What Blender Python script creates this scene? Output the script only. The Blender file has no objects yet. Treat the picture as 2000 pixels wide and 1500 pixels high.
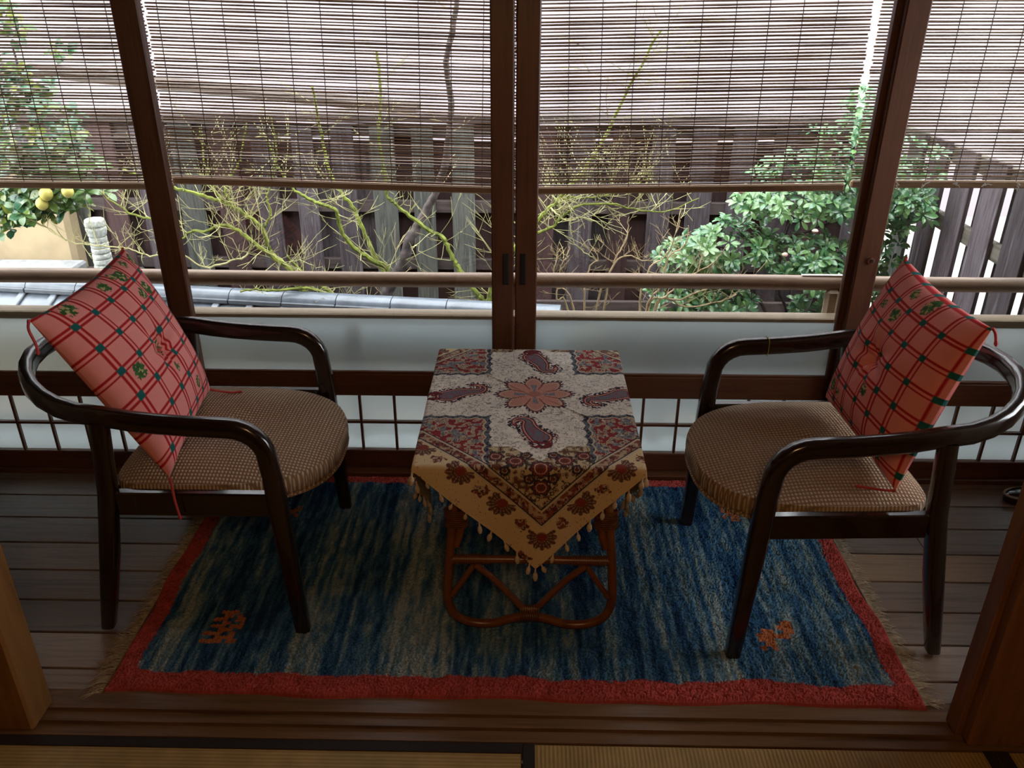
import bpy, bmesh, math, random
import numpy as np
from mathutils import Vector, Matrix

random.seed(7)
RNG = np.random.default_rng(11)
SC = bpy.context.scene
COL = SC.collection

# ------------------------------------------------------------------ camera
CAM_H = 1.65
FPX, YAW, PITCH, ROLL = 1617.0, 0.01534, 0.45644, 0.00424


def camera_axes():
    cy, sy, cp, sp = math.cos(YAW), math.sin(YAW), math.cos(PITCH), math.sin(PITCH)
    fwd = Vector((-sy * cp, cy * cp, -sp)); right = Vector((cy, sy, 0)); up = right.cross(fwd)
    r2 = math.cos(ROLL) * right + math.sin(ROLL) * up
    u2 = -math.sin(ROLL) * right + math.cos(ROLL) * up
    return fwd, r2, u2


FWD, RGT, UPV = camera_axes()
cam_data = bpy.data.cameras.new('camera')
cam_data.sensor_width = 36.0
cam_data.lens = 36.0 * FPX / 2000.0
cam_data.clip_start = 0.02
cam = bpy.data.objects.new('camera', cam_data)
COL.objects.link(cam)
cam.matrix_world = Matrix((
    (RGT.x, UPV.x, -FWD.x, 0), (RGT.y, UPV.y, -FWD.y, 0), (RGT.z, UPV.z, -FWD.z, CAM_H), (0, 0, 0, 1)))
SC.camera = cam


def ray(x, y):
    return FWD * FPX + RGT * (x - 1000) - UPV * (y - 750)


def at(x, y, Y):
    """the point of the vertical plane at depth Y seen at photograph position x, y"""
    d = ray(x, y); t = Y / d.y
    return Vector((0, 0, CAM_H)) + d * t


# ------------------------------------------------------------------ light
world = bpy.data.worlds.new('overcast_sky'); SC.world = world
world.use_nodes = True
bg = world.node_tree.nodes['Background']
bg.inputs[0].default_value = (0.93, 0.955, 1.0, 1)
bg.inputs[1].default_value = 10.5

lamp = bpy.data.lights.new('ceiling_lamp_light', 'POINT')
lamp.energy = 25.0
lamp.color = (1.0, 0.60, 0.28)
lamp.shadow_soft_size = 0.22
lamp_o = bpy.data.objects.new('ceiling_lamp_light', lamp)
lamp_o.location = (0.1, -0.35, 2.15)
COL.objects.link(lamp_o)

SC.view_settings.view_transform = 'Standard'
SC.view_settings.look = 'None'
SC.view_settings.gamma = 1.0
SC.view_settings.use_curve_mapping = False
SC.view_settings.exposure = 0.22
try:
    SC.cycles.use_denoising = True
    SC.cycles.max_bounces = 10
    SC.cycles.transparent_max_bounces = 16
    SC.cycles.caustics_reflective = False
    SC.cycles.caustics_refractive = False
    SC.cycles.sample_clamp_indirect = 6.0
except Exception:
    pass


# ------------------------------------------------------------------ materials
def new_mat(name):
    m = bpy.data.materials.new(name); m.use_nodes = True
    nt = m.node_tree
    return m, nt, nt.nodes['Principled BSDF']


def N(nt, t, **kw):
    n = nt.nodes.new(t)
    for k, v in kw.items():
        setattr(n, k, v)
    return n


def ramp(nt, cols, pos=None):
    r = N(nt, 'ShaderNodeValToRGB'); e = r.color_ramp.elements
    pos = pos or [i / (len(cols) - 1) for i in range(len(cols))]
    while len(e) < len(cols):
        e.new(0.5)
    for i, (c, p) in enumerate(zip(cols, pos)):
        e[i].position = p; e[i].color = (c[0], c[1], c[2], 1)
    return r


def wood(name, cols, axis='X', rough=0.45, scale=6.0, stretch=14.0, bump=0.15, vary=0.0, spec=0.5):
    """streaky wood grain along one object axis, each object shifted and tinted by its own random value"""
    m, nt, b = new_mat(name)
    tc = N(nt, 'ShaderNodeTexCoord'); oi = N(nt, 'ShaderNodeObjectInfo')
    mp = N(nt, 'ShaderNodeMapping')
    s = [scale * stretch] * 3; s['XYZ'.index(axis)] = scale
    mp.inputs['Scale'].default_value = s
    add = N(nt, 'ShaderNodeVectorMath', operation='ADD')
    mul = N(nt, 'ShaderNodeMath', operation='MULTIPLY'); mul.inputs[1].default_value = 37.0
    nt.links.new(oi.outputs['Random'], mul.inputs[0])
    nt.links.new(tc.outputs['Object'], add.inputs[0]); nt.links.new(mul.outputs[0], add.inputs[1])
    nt.links.new(add.outputs[0], mp.inputs['Vector'])
    n1 = N(nt, 'ShaderNodeTexNoise'); n1.inputs['Scale'].default_value = 1.0
    n1.inputs['Detail'].default_value = 5; n1.inputs['Roughness'].default_value = 0.6
    nt.links.new(mp.outputs[0], n1.inputs['Vector'])
    r = ramp(nt, cols, [0.3 + 0.4 * i / (len(cols) - 1) for i in range(len(cols))])
    nt.links.new(n1.outputs[0], r.inputs[0])
    out = r.outputs[0]
    if vary:
        hsv = N(nt, 'ShaderNodeHueSaturation')
        mr = N(nt, 'ShaderNodeMapRange'); mr.inputs[3].default_value = 1 - vary; mr.inputs[4].default_value = 1 + vary
        nt.links.new(oi.outputs['Random'], mr.inputs[0]); nt.links.new(mr.outputs[0], hsv.inputs['Value'])
        nt.links.new(out, hsv.inputs['Color']); out = hsv.outputs[0]
    nt.links.new(out, b.inputs['Base Color'])
    b.inputs['Roughness'].default_value = rough
    b.inputs['Specular IOR Level'].default_value = spec
    bp = N(nt, 'ShaderNodeBump'); bp.inputs['Strength'].default_value = bump; bp.inputs['Distance'].default_value = 0.004
    nt.links.new(n1.outputs[0], bp.inputs['Height']); nt.links.new(bp.outputs[0], b.inputs['Normal'])
    return m


def plain(name, col, rough=0.5, noise=0.0, nscale=40.0, spec=0.5, bump=0.0, coat=0.0):
    m, nt, b = new_mat(name)
    tc = N(nt, 'ShaderNodeTexCoord'); n1 = N(nt, 'ShaderNodeTexNoise')
    n1.inputs['Scale'].default_value = nscale; n1.inputs['Detail'].default_value = 4
    nt.links.new(tc.outputs['Object'], n1.inputs['Vector'])
    lo = [c * (1 - noise) for c in col]; hi = [min(1, c * (1 + noise)) for c in col]
    r = ramp(nt, [lo, hi], [0.3, 0.7]); nt.links.new(n1.outputs[0], r.inputs[0])
    nt.links.new(r.outputs[0], b.inputs['Base Color'])
    b.inputs['Roughness'].default_value = rough; b.inputs['Specular IOR Level'].default_value = spec
    b.inputs['Coat Weight'].default_value = coat; b.inputs['Coat Roughness'].default_value = 0.08
    if bump:
        bp = N(nt, 'ShaderNodeBump'); bp.inputs['Strength'].default_value = bump; bp.inputs['Distance'].default_value = 0.01
        nt.links.new(n1.outputs[0], bp.inputs['Height']); nt.links.new(bp.outputs[0], b.inputs['Normal'])
    return m


M = {}
M['door'] = wood('brown_stained_wood', [(.062, .021, .010), (.12, .043, .020), (.085, .029, .014)], 'Z', 0.42, 3, 16)
M['door_h'] = wood('brown_stained_wood_level', [(.062, .021, .010), (.12, .043, .020), (.085, .029, .014)], 'X', 0.42, 3, 16)
M['plank'] = wood('grey_brown_floorboard', [(.125, .082, .060), (.24, .172, .132), (.175, .118, .088)], 'X', 0.40, 2.5, 18, 0.12, 0.35)
M['plank_t'] = wood('tan_floorboard', [(.20, .125, .07), (.32, .215, .13), (.25, .16, .095)], 'X', 0.42, 2.5, 18, 0.12, 0.1)
M['sill'] = wood('worn_threshold_wood', [(.085, .045, .021), (.19, .105, .053), (.13, .07, .034)], 'X', 0.30, 2.0, 22, 0.12)
M['pillar'] = wood('golden_pillar_wood', [(.15, .062, .016), (.27, .125, .036), (.20, .09, .024)], 'Z', 0.5, 2.0, 10, 0.12)
M['pillar_d'] = wood('brown_pillar_wood', [(.13, .05, .017), (.23, .10, .034), (.17, .07, .024)], 'Z', 0.5, 2.0, 10, 0.12)
M['rail'] = wood('weathered_handrail_wood', [(.10, .055, .03), (.20, .12, .07), (.15, .085, .048)], 'X', 0.5, 2.0, 12)
M['ledge'] = wood('pale_ledge_wood', [(.17, .125, .08), (.27, .205, .135), (.22, .165, .105)], 'X', 0.6, 2.0, 12)
M['slat'] = wood('brown_bamboo', [(.095, .045, .020), (.19, .10, .046), (.14, .07, .032)], 'X', 0.5, 2.0, 20, 0.1, 0.25)
M['slat_bar'] = wood('split_bamboo_bar', [(.15, .075, .035), (.26, .15, .075), (.20, .105, .05)], 'X', 0.5, 2.0, 20, 0.1, 0.1)
M['cord'] = plain('dark_cord', (.10, .06, .035), 0.8, 0.2)
M['knot'] = plain('grey_string', (.55, .53, .5), 0.9, 0.2)
M['fence'] = wood('weathered_fence_wood', [(.022, .016, .019), (.075, .063, .07), (.04, .029, .033), (.15, .137, .145)], 'Z', 0.8, 2.2, 14, 0.3, 0.4, 0.2)
M['fence_r'] = wood('reddish_fence_wood', [(.020, .011, .012), (.052, .029, .029), (.034, .018, .019)], 'Z', 0.8, 2.2, 14, 0.3, 0.3, 0.2)
M['fence_g'] = wood('greenish_fence_wood', [(.026, .024, .022), (.09, .09, .08), (.05, .052, .047), (.15, .15, .14)], 'Z', 0.85, 2.2, 14, 0.3, 0.25, 0.2)
M['fence_h'] = wood('fence_rail_wood', [(.026, .019, .018), (.07, .053, .05), (.044, .033, .03)], 'X', 0.85, 2.2, 12, 0.3, 0.2, 0.3)
M['fence_y'] = wood('fence_rail_wood_side', [(.034, .029, .023), (.09, .078, .062), (.055, .047, .037)], 'Y', 0.85, 2.2, 12, 0.3, 0.2, 0.3)
M['lacquer'] = plain('dark_brown_lacquer', (.017, .0085, .0065), 0.22, 0.15, 9, 0.5, 0, 0.5)
M['rattan'] = wood('reddish_rattan', [(.10, .030, .008), (.21, .072, .02), (.15, .048, .013)], 'Z', 0.3, 8, 2)
M['rattan_w'] = plain('rattan_binding', (.14, .05, .017), 0.4, 0.3, 60)
M['black'] = plain('black_metal', (.012, .011, .011), 0.35, 0.2)
M['plaster'] = plain('tan_plaster', (.27, .205, .12), 0.9, 0.18, 7)
M['inner'] = plain('interior_plaster', (.30, .23, .15), 0.9, 0.1, 12)
M['ceil'] = wood('ceiling_boards', [(.16, .09, .045), (.24, .14, .075)], 'X', 0.6, 2, 10)
M['stone'] = plain('pale_lichen_stone', (.34, .35, .32), 0.9, 0.35, 55, 0.3, 0.5)
M['slab'] = plain('grey_stone_slab', (.22, .225, .23), 0.8, 0.25, 22, 0.4, 0.3)
M['tile'] = plain('blue_grey_roof_tile', (.085, .10, .12), 0.3, 0.25, 16, 0.45)
M['tile_d'] = plain('dark_ridge_tile', (.05, .058, .07), 0.3, 0.3, 16, 0.45)
M['soil'] = plain('dark_garden_soil', (.04, .033, .024), 0.95, 0.4, 9, 0.3, 0.4)
M['concrete'] = plain('pale_concrete', (.24, .232, .205), 0.9, 0.06, 3)
M['housewall'] = plain('pale_pink_house_wall', (.185, .163, .172), 0.9, 0.03, 3)
M['roofwood'] = wood('dark_eave_wood', [(.025, .017, .012), (.055, .036, .026)], 'X', 0.8, 2, 10)
M['bark'] = plain('dark_grey_bark', (.06, .048, .046), 0.9, 0.55, 26, 0.3, 0.8)
M['moss'] = plain('mossy_green_bark', (.135, .16, .028), 0.9, 0.55, 30, 0.3, 0.6)
M['twig'] = plain('pale_yellow_twig', (.30, .285, .13), 0.8, 0.4, 14, 0.3)
M['twig_t'] = plain('tan_twig', (.30, .23, .13), 0.8, 0.35, 14, 0.3)
M['fruit'] = plain('yellow_fruit', (.42, .37, .085), 0.45, 0.12, 8)
M['pinkbloom'] = plain('pale_pink_bloom', (.42, .27, .22), 0.7, 0.1)
M['tasselr'] = plain('red_thread', (.50, .06, .06), 0.8, 0.2, 120)
M['tasselc'] = plain('cream_thread', (.58, .47, .33), 0.9, 0.2, 160)
M['fringe'] = plain('cream_wool_fringe', (.42, .35, .24), 0.95, 0.3, 60)
M['heri'] = plain('dark_cloth_edging', (.018, .011, .012), 0.8, 0.2, 200)


def leaf_mat(name, cols, rough=0.22):
    m, nt, b = new_mat(name)
    ge = N(nt, 'ShaderNodeNewGeometry')
    r = ramp(nt, cols)
    nt.links.new(ge.outputs['Random Per Island'], r.inputs[0])
    nt.links.new(r.outputs[0], b.inputs['Base Color'])
    b.inputs['Roughness'].default_value = rough
    b.inputs['Specular IOR Level'].default_value = 0.7
    tr = N(nt, 'ShaderNodeBsdfTranslucent'); nt.links.new(r.outputs[0], tr.inputs[0])
    mx = N(nt, 'ShaderNodeMixShader'); mx.inputs[0].default_value = 0.3
    nt.links.new(b.outputs[0], mx.inputs[1]); nt.links.new(tr.outputs[0], mx.inputs[2])
    nt.links.new(mx.outputs[0], nt.nodes['Material Output'].inputs[0])
    return m


M['leaf'] = leaf_mat('glossy_shrub_leaf', [(.03, .115, .045), (.065, .18, .07), (.14, .26, .085), (.06, .17, .085)])
M['leaf_c'] = leaf_mat('citrus_leaf', [(.020, .09, .045), (.045, .135, .07), (.10, .17, .035), (.20, .22, .03)])


def glass_mat():
    m, nt, b = new_mat('clear_window_glass'); nt.nodes.remove(b)
    tr = N(nt, 'ShaderNodeBsdfTransparent'); tr.inputs[0].default_value = (.97, .98, .97, 1)
    gl = N(nt, 'ShaderNodeBsdfGlossy'); gl.inputs['Roughness'].default_value = 0.0
    fr = N(nt, 'ShaderNodeFresnel'); fr.inputs[0].default_value = 1.5
    mx = N(nt, 'ShaderNodeMixShader')
    nt.links.new(fr.outputs[0], mx.inputs[0]); nt.links.new(tr.outputs[0], mx.inputs[1]); nt.links.new(gl.outputs[0], mx.inputs[2])
    nt.links.new(mx.outputs[0], nt.nodes['Material Output'].inputs[0])
    return m


def frosted_mat():
    m, nt, b = new_mat('frosted_window_glass'); nt.nodes.remove(b)
    tl = N(nt, 'ShaderNodeBsdfTranslucent'); tl.inputs[0].default_value = (.60, .635, .625, 1)
    rf = N(nt, 'ShaderNodeBsdfRefraction'); rf.inputs['Roughness'].default_value = 0.32; rf.inputs['IOR'].default_value = 1.4
    rf.inputs[0].default_value = (.60, .64, .63, 1)
    df = N(nt, 'ShaderNodeBsdfPrincipled'); df.inputs['Base Color'].default_value = (.6, .63, .62, 1); df.inputs['Roughness'].default_value = 0.35
    m1 = N(nt, 'ShaderNodeMixShader'); m1.inputs[0].default_value = 0.6
    nt.links.new(tl.outputs[0], m1.inputs[1]); nt.links.new(rf.outputs[0], m1.inputs[2])
    m2 = N(nt, 'ShaderNodeMixShader'); m2.inputs[0].default_value = 0.12
    nt.links.new(m1.outputs[0], m2.inputs[1]); nt.links.new(df.outputs[0], m2.inputs[2])
    nt.links.new(m2.outputs[0], nt.nodes['Material Output'].inputs[0])
    return m


M['glass'] = glass_mat()
M['frost'] = frosted_mat()


def tatami_mat(name, axis):
    m, nt, b = new_mat(name)
    tc = N(nt, 'ShaderNodeTexCoord')
    w = N(nt, 'ShaderNodeTexWave', wave_type='BANDS', bands_direction=axis); w.inputs['Scale'].default_value = 32.0
    w.inputs['Distortion'].default_value = 0.4; w.inputs['Detail'].default_value = 1
    nt.links.new(tc.outputs['Object'], w.inputs['Vector'])
    n1 = N(nt, 'ShaderNodeTexNoise'); n1.inputs['Scale'].default_value = 14; nt.links.new(tc.outputs['Object'], n1.inputs['Vector'])
    r = ramp(nt, [(.34, .23, .085), (.46, .33, .135)]); nt.links.new(w.outputs[0], r.inputs[0])
    r2 = ramp(nt, [(.8, .8, .75), (1.1, 1.05, 1.0)], [.3, .7]); nt.links.new(n1.outputs[0], r2.inputs[0])
    mx = N(nt, 'ShaderNodeMix', data_type='RGBA', blend_type='MULTIPLY'); mx.inputs[0].default_value = 1
    nt.links.new(r.outputs[0], mx.inputs[6]); nt.links.new(r2.outputs[0], mx.inputs[7])
    nt.links.new(mx.outputs[2], b.inputs['Base Color']); b.inputs['Roughness'].default_value = 0.6
    bp = N(nt, 'ShaderNodeBump'); bp.inputs['Strength'].default_value = 0.25; bp.inputs['Distance'].default_value = 0.003
    nt.links.new(w.outputs[0], bp.inputs['Height']); nt.links.new(bp.outputs[0], b.inputs['Normal'])
    return m


M['tatami_x'] = tatami_mat('tatami_straw_cross', 'X')
M['tatami_y'] = tatami_mat('tatami_straw_along', 'Y')


def seat_mat():
    m, nt, b = new_mat('woven_beige_brown_fabric')
    tc = N(nt, 'ShaderNodeTexCoord')
    w1 = N(nt, 'ShaderNodeTexWave', wave_type='BANDS', bands_direction='Y'); w1.inputs['Scale'].default_value = 27
    w2 = N(nt, 'ShaderNodeTexWave', wave_type='BANDS', bands_direction='X'); w2.inputs['Scale'].default_value = 33
    w1.inputs['Distortion'].default_value = 0.5; w2.inputs['Distortion'].default_value = 0.5
    for w in (w1, w2):
        nt.links.new(tc.outputs['Object'], w.inputs['Vector'])
    mu = N(nt, 'ShaderNodeMath', operation='MULTIPLY'); nt.links.new(w1.outputs[1], mu.inputs[0]); nt.links.new(w2.outputs[1], mu.inputs[1])
    r = ramp(nt, [(.25, .165, .105), (.50, .375, .255), (.62, .49, .36)], [0, .35, .9]); nt.links.new(mu.outputs[0], r.inputs[0])
    nt.links.new(r.outputs[0], b.inputs['Base Color']); b.inputs['Roughness'].default_value = 0.9
    b.inputs['Specular IOR Level'].default_value = 0.2
    bp = N(nt, 'ShaderNodeBump'); bp.inputs['Strength'].default_value = 0.6; bp.inputs['Distance'].default_value = 0.006
    nt.links.new(mu.outputs[0], bp.inputs['Height']); nt.links.new(bp.outputs[0], b.inputs['Normal'])
    return m


M['seat'] = seat_mat()


def printed_mat(name, rough=0.9, squiggle=False, weave=500.0, spec=0.15):
    """cloth whose print is stored on the mesh in the colour attribute 'print'"""
    m, nt, b = new_mat(name)
    at_ = N(nt, 'ShaderNodeAttribute'); at_.attribute_name = 'print'
    col = at_.outputs['Color']
    uv = N(nt, 'ShaderNodeUVMap')
    if squiggle:
        n1 = N(nt, 'ShaderNodeTexNoise'); n1.inputs['Scale'].default_value = 42; n1.inputs['Detail'].default_value = 1.5
        n1.inputs['Distortion'].default_value = 1.6
        nt.links.new(uv.outputs[0], n1.inputs['Vector'])
        s = N(nt, 'ShaderNodeMath', operation='SUBTRACT'); s.inputs[1].default_value = 0.5; nt.links.new(n1.outputs[0], s.inputs[0])
        a = N(nt, 'ShaderNodeMath', operation='ABSOLUTE'); nt.links.new(s.outputs[0], a.inputs[0])
        mr = N(nt, 'ShaderNodeMapRange'); mr.inputs[1].default_value = 0.012; mr.inputs[2].default_value = 0.04
        mr.inputs[3].default_value = 0.75; mr.inputs[4].default_value = 0.0; nt.links.new(a.outputs[0], mr.inputs[0])
        mk = N(nt, 'ShaderNodeMath', operation='MULTIPLY'); nt.links.new(mr.outputs[0], mk.inputs[0]); nt.links.new(at_.outputs['Alpha'], mk.inputs[1])
        mx = N(nt, 'ShaderNodeMix', data_type='RGBA'); mx.inputs[7].default_value = (.06, .05, .06, 1)
        nt.links.new(mk.outputs[0], mx.inputs[0]); nt.links.new(col, mx.inputs[6]); col = mx.outputs[2]
    nt.links.new(col, b.inputs['Base Color'])
    b.inputs['Roughness'].default_value = rough; b.inputs['Specular IOR Level'].default_value = spec
    nz = N(nt, 'ShaderNodeTexNoise'); nz.inputs['Scale'].default_value = weave; nt.links.new(uv.outputs[0], nz.inputs['Vector'])
    bp = N(nt, 'ShaderNodeBump'); bp.inputs['Strength'].default_value = 0.25; bp.inputs['Distance'].default_value = 0.002
    nt.links.new(nz.outputs[0], bp.inputs['Height']); nt.links.new(bp.outputs[0], b.inputs['Normal'])
    return m


M['cloth'] = printed_mat('block_printed_cotton', 0.9, True)
M['pillow'] = printed_mat('plaid_cotton', 0.85)
M['rug'] = printed_mat('wool_pile', 1.0, False, 160.0, 0.05)


# ------------------------------------------------------------------ mesh helpers
class MB:
    def __init__(s):
        s.v = []; s.f = []

    def add(s, vs, fs):
        o = len(s.v); s.v += [tuple(p) for p in vs]; s.f += [tuple(i + o for i in f) for f in fs]
        return s

    def box(s, c, d, rot=None):
        x, y, z = d[0] / 2, d[1] / 2, d[2] / 2
        vs = [Vector((sx * x, sy * y, sz * z)) for sz in (-1, 1) for sy in (-1, 1) for sx in (-1, 1)]
        if rot is not None:
            vs = [rot @ p for p in vs]
        c = Vector(c)
        return s.add([p + c for p in vs], [(0, 2, 3, 1), (4, 5, 7, 6), (0, 1, 5, 4), (2, 6, 7, 3), (1, 3, 7, 5), (0, 4, 6, 2)])

    def tube(s, path, r, n=8, closed=False):
        P = [Vector(p) for p in path]; L = len(P)
        rr = r if isinstance(r, (list, tuple)) else [r] * L
        T = []
        for i in range(L):
            a = P[(i - 1) % L] if (closed or i > 0) else P[i]; b = P[(i + 1) % L] if (closed or i < L - 1) else P[i]
            t = (b - a); T.append(t.normalized() if t.length > 1e-9 else Vector((0, 0, 1)))
        nrm = T[0].orthogonal().normalized(); vs = []; prev = T[0]
        for i in range(L):
            q = prev.rotation_difference(T[i]); nrm = (q @ nrm).normalized(); prev = T[i]
            bi = T[i].cross(nrm)
            for k in range(n):
                a = 2 * math.pi * k / n
                vs.append(P[i] + rr[i] * (math.cos(a) * nrm + math.sin(a) * bi))
        fs = []
        for i in range(L if closed else L - 1):
            j = (i + 1) % L
            for k in range(n):
                k2 = (k + 1) % n
                fs.append((i * n + k, i * n + k2, j * n + k2, j * n + k))
        if not closed:
            fs.append(tuple(reversed(range(n)))); fs.append(tuple((L - 1) * n + k for k in range(n)))
        return s.add(vs, fs)

    def sweep(s, path, sides, ups, w, h, bev=0.3):
        """rounded-rectangle bar along a path; sides and ups give the section axes, w and h its size"""
        sec = []
        for (sx, sy) in ((1, 1), (-1, 1), (-1, -1), (1, -1)):
            for k in range(4):
                a = math.pi / 2 * k / 3
                base = {(1, 1): 0, (-1, 1): math.pi / 2, (-1, -1): math.pi, (1, -1): 1.5 * math.pi}[(sx, sy)]
                sec.append((sx * (0.5 - bev) + bev * math.cos(base + a), sy * (0.5 - bev) + bev * math.sin(base + a)))
        n = len(sec); vs = []
        for i, p in enumerate(path):
            W = w[i] if isinstance(w, (list, tuple)) else w; H = h[i] if isinstance(h, (list, tuple)) else h
            for (a, b) in sec:
                vs.append(Vector(p) + sides[i] * (a * W) + ups[i] * (b * H))
        fs = []
        for i in range(len(path) - 1):
            for k in range(n):
                k2 = (k + 1) % n
                fs.append((i * n + k, i * n + k2, (i + 1) * n + k2, (i + 1) * n + k))
        fs.append(tuple(reversed(range(n)))); fs.append(tuple((len(path) - 1) * n + k for k in range(n)))
        return s.add(vs, fs)

    def lathe(s, prof, c=(0, 0, 0), n=20, wob=0.0):
        c = Vector(c); vs = []
        for (r, z) in prof:
            for k in range(n):
                a = 2 * math.pi * k / n; q = r * (1 + wob * random.uniform(-1, 1))
                vs.append(c + Vector((q * math.cos(a), q * math.sin(a), z)))
        fs = []
        for i in range(len(prof) - 1):
            for k in range(n):
                k2 = (k + 1) % n
                fs.append((i * n + k, i * n + k2, (i + 1) * n + k2, (i + 1) * n + k))
        fs.append(tuple(reversed(range(n)))); fs.append(tuple((len(prof) - 1) * n + k for k in range(n)))
        return s.add(vs, fs)

    def mesh(s, name, mat, smooth=False, bevel=0.0):
        me = bpy.data.meshes.new(name)
        me.from_pydata([tuple(p) for p in s.v], [], s.f)
        if bevel:
            bm = bmesh.new(); bm.from_mesh(me)
            bmesh.ops.bevel(bm, geom=bm.edges[:], offset=bevel, segments=1, affect='EDGES', clamp_overlap=True)
            bm.to_mesh(me); bm.free()
        me.materials.append(M[mat])
        if smooth:
            me.polygons.foreach_set('use_smooth', [True] * len(me.polygons))
            try:
                me.set_sharp_from_angle(angle=math.radians(50))
            except Exception:
                pass
        me.update()
        return me

    def build(s, name, mat, parent=None, smooth=False, bevel=0.0):
        return place(name, s.mesh(name, mat, smooth, bevel), parent)


def place(name, me, parent=None, loc=None):
    """link a mesh whose coordinates are the world's (or the parent's own, when the parent is marked local)"""
    o = bpy.data.objects.new(name, me); COL.objects.link(o)
    if parent is not None:
        o.parent = parent
        off = Vector((0, 0, 0)) if parent.get('_local') else -world_loc(parent)
        o.location = off + (Vector(loc) if loc is not None else Vector((0, 0, 0)))
    elif loc is not None:
        o.location = loc
    return o


def world_loc(o):
    p = Vector((0, 0, 0))
    while o is not None:
        p += o.location; o = o.parent
    return p


def tag(o, label, cat=None, group=None, kind=None):
    o['label'] = label
    if cat: o['category'] = cat
    if group: o['group'] = group
    if kind: o['kind'] = kind
    return o


def empty(name, loc, label, cat, group=None, kind=None, rz=0.0, local=False):
    o = bpy.data.objects.new(name, None); COL.objects.link(o)
    o.empty_display_size = 0.1
    o.location = loc; o.rotation_euler = (0, 0, rz)
    if local: o['_local'] = 1
    return tag(o, label, cat, group, kind)


_cache = {}


def bar(name, mat, size, center, parent, bevel=0.002):
    """box-shaped member of its own, sharing mesh data with members of the same size"""
    key = (mat, tuple(round(v, 4) for v in size), bevel)
    if key not in _cache:
        _cache[key] = MB().box((0, 0, 0), size).mesh(name, mat, False, bevel)
    return place(name, _cache[key], parent, center)


def smooth_path(pts, n=8, closed=False):
    """Catmull-Rom through the points"""
    P = [Vector(p) for p in pts]; out = []; L = len(P)
    seg = L if closed else L - 1
    for i in range(seg):
        p1, p2 = P[i], P[(i + 1) % L]
        p0 = P[(i - 1) % L] if (closed or i > 0) else p1 * 2 - p2
        p3 = P[(i + 2) % L] if (closed or i < L - 2) else p2 * 2 - p1
        for k in range(n):
            t = k / n
            out.append(0.5 * ((2 * p1) + (p2 - p0) * t + (2 * p0 - 5 * p1 + 4 * p2 - p3) * t * t + (3 * p1 - p0 - 3 * p2 + p3) * t ** 3))
    if not closed: out.append(P[-1])
    return out


def vnoise(x, y, seed=0):
    """smooth value noise on arrays, 0..1"""
    r = np.random.default_rng(seed).random((256, 256))
    xi = np.floor(x).astype(int); yi = np.floor(y).astype(int); fx = x - xi; fy = y - yi
    fx = fx * fx * (3 - 2 * fx); fy = fy * fy * (3 - 2 * fy)
    a = r[xi % 256, yi % 256]; b = r[(xi + 1) % 256, yi % 256]; c = r[xi % 256, (yi + 1) % 256]; d = r[(xi + 1) % 256, (yi + 1) % 256]
    return (a * (1 - fx) + b * fx) * (1 - fy) + (c * (1 - fx) + d * fx) * fy


def grid_mesh(name, P, mat, colors=None, uv=None, smooth=True, flip=False):
    """P: (n, m, 3) array of points -> mesh with the print stored per point"""
    n, m = P.shape[:2]
    idx = np.arange(n * m).reshape(n, m)
    q = np.stack([idx[:-1, :-1], idx[1:, :-1], idx[1:, 1:], idx[:-1, 1:]], -1).reshape(-1, 4)
    if flip: q = q[:, ::-1]
    me = bpy.data.meshes.new(name)
    me.vertices.add(n * m); me.vertices.foreach_set('co', P.reshape(-1).astype(np.float32))
    me.loops.add(q.size); me.loops.foreach_set('vertex_index', q.reshape(-1).astype(np.int32))
    me.polygons.add(len(q)); me.polygons.foreach_set('loop_start', (np.arange(len(q)) * 4).astype(np.int32))
    me.polygons.foreach_set('use_smooth', np.full(len(q), smooth))
    me.update(calc_edges=True)
    if colors is not None:
        ca = me.color_attributes.new('print', 'FLOAT_COLOR', 'POINT')
        ca.data.foreach_set('color', colors.reshape(-1).astype(np.float32))
    if uv is not None:
        ul = me.uv_layers.new(name='UVMap')
        ul.data.foreach_set('uv', uv.reshape(-1, 2)[q.reshape(-1)].reshape(-1).astype(np.float32))
    me.materials.append(M[mat]); me.validate(); me.update()
    return me


def join_meshes(name, meshes):
    bm = bmesh.new()
    for me in meshes: bm.from_mesh(me)
    out = bpy.data.meshes.new(name); bm.to_mesh(out); bm.free()
    out.materials.append(meshes[0].materials[0])
    return out


# ------------------------------------------------------------------ the setting: veranda and room
YW = 2.62          # door plane
floor = MB().box((0, 2.07, -0.045), (5.0, 1.10, 0.04)).build('floor', 'soil')
tag(floor, 'dark wooden veranda floor of long grey-brown boards', 'floor', kind='structure')
edges = [1.545, 1.620, 1.753, 1.886, 2.022, 2.158, 2.296, 2.430, 2.585]
for k in range(len(edges) - 1):
    a, b = edges[k], edges[k + 1]
    # every board runs the length of the veranda in two lengths butted together
    j = [0.35, 1.52, -0.6, 1.9, -0.2, 1.3, -1.1, 0.7][k]
    for (x0, x1) in ((-2.5, j), (j, 2.5)):
        bar('plank', 'plank_t' if (k == 4 and x0 > -2) else 'plank', (x1 - x0 - 0.002, b - a - 0.006, 0.024), ((x0 + x1) / 2, (a + b) / 2, -0.012), floor, 0.0015)

# grooved threshold between veranda and mats
def profile_extrude(name, prof, x0, x1, mat, parent=None):
    mb = MB(); n = len(prof)
    mb.add([(x0, y, z) for y, z in prof] + [(x1, y, z) for y, z in prof],
           [(i, (i + 1) % n, n + (i + 1) % n, n + i) for i in range(n)] + [tuple(range(n)), tuple(range(2 * n - 1, n - 1, -1))])
    return mb.build(name, mat, parent)


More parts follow.
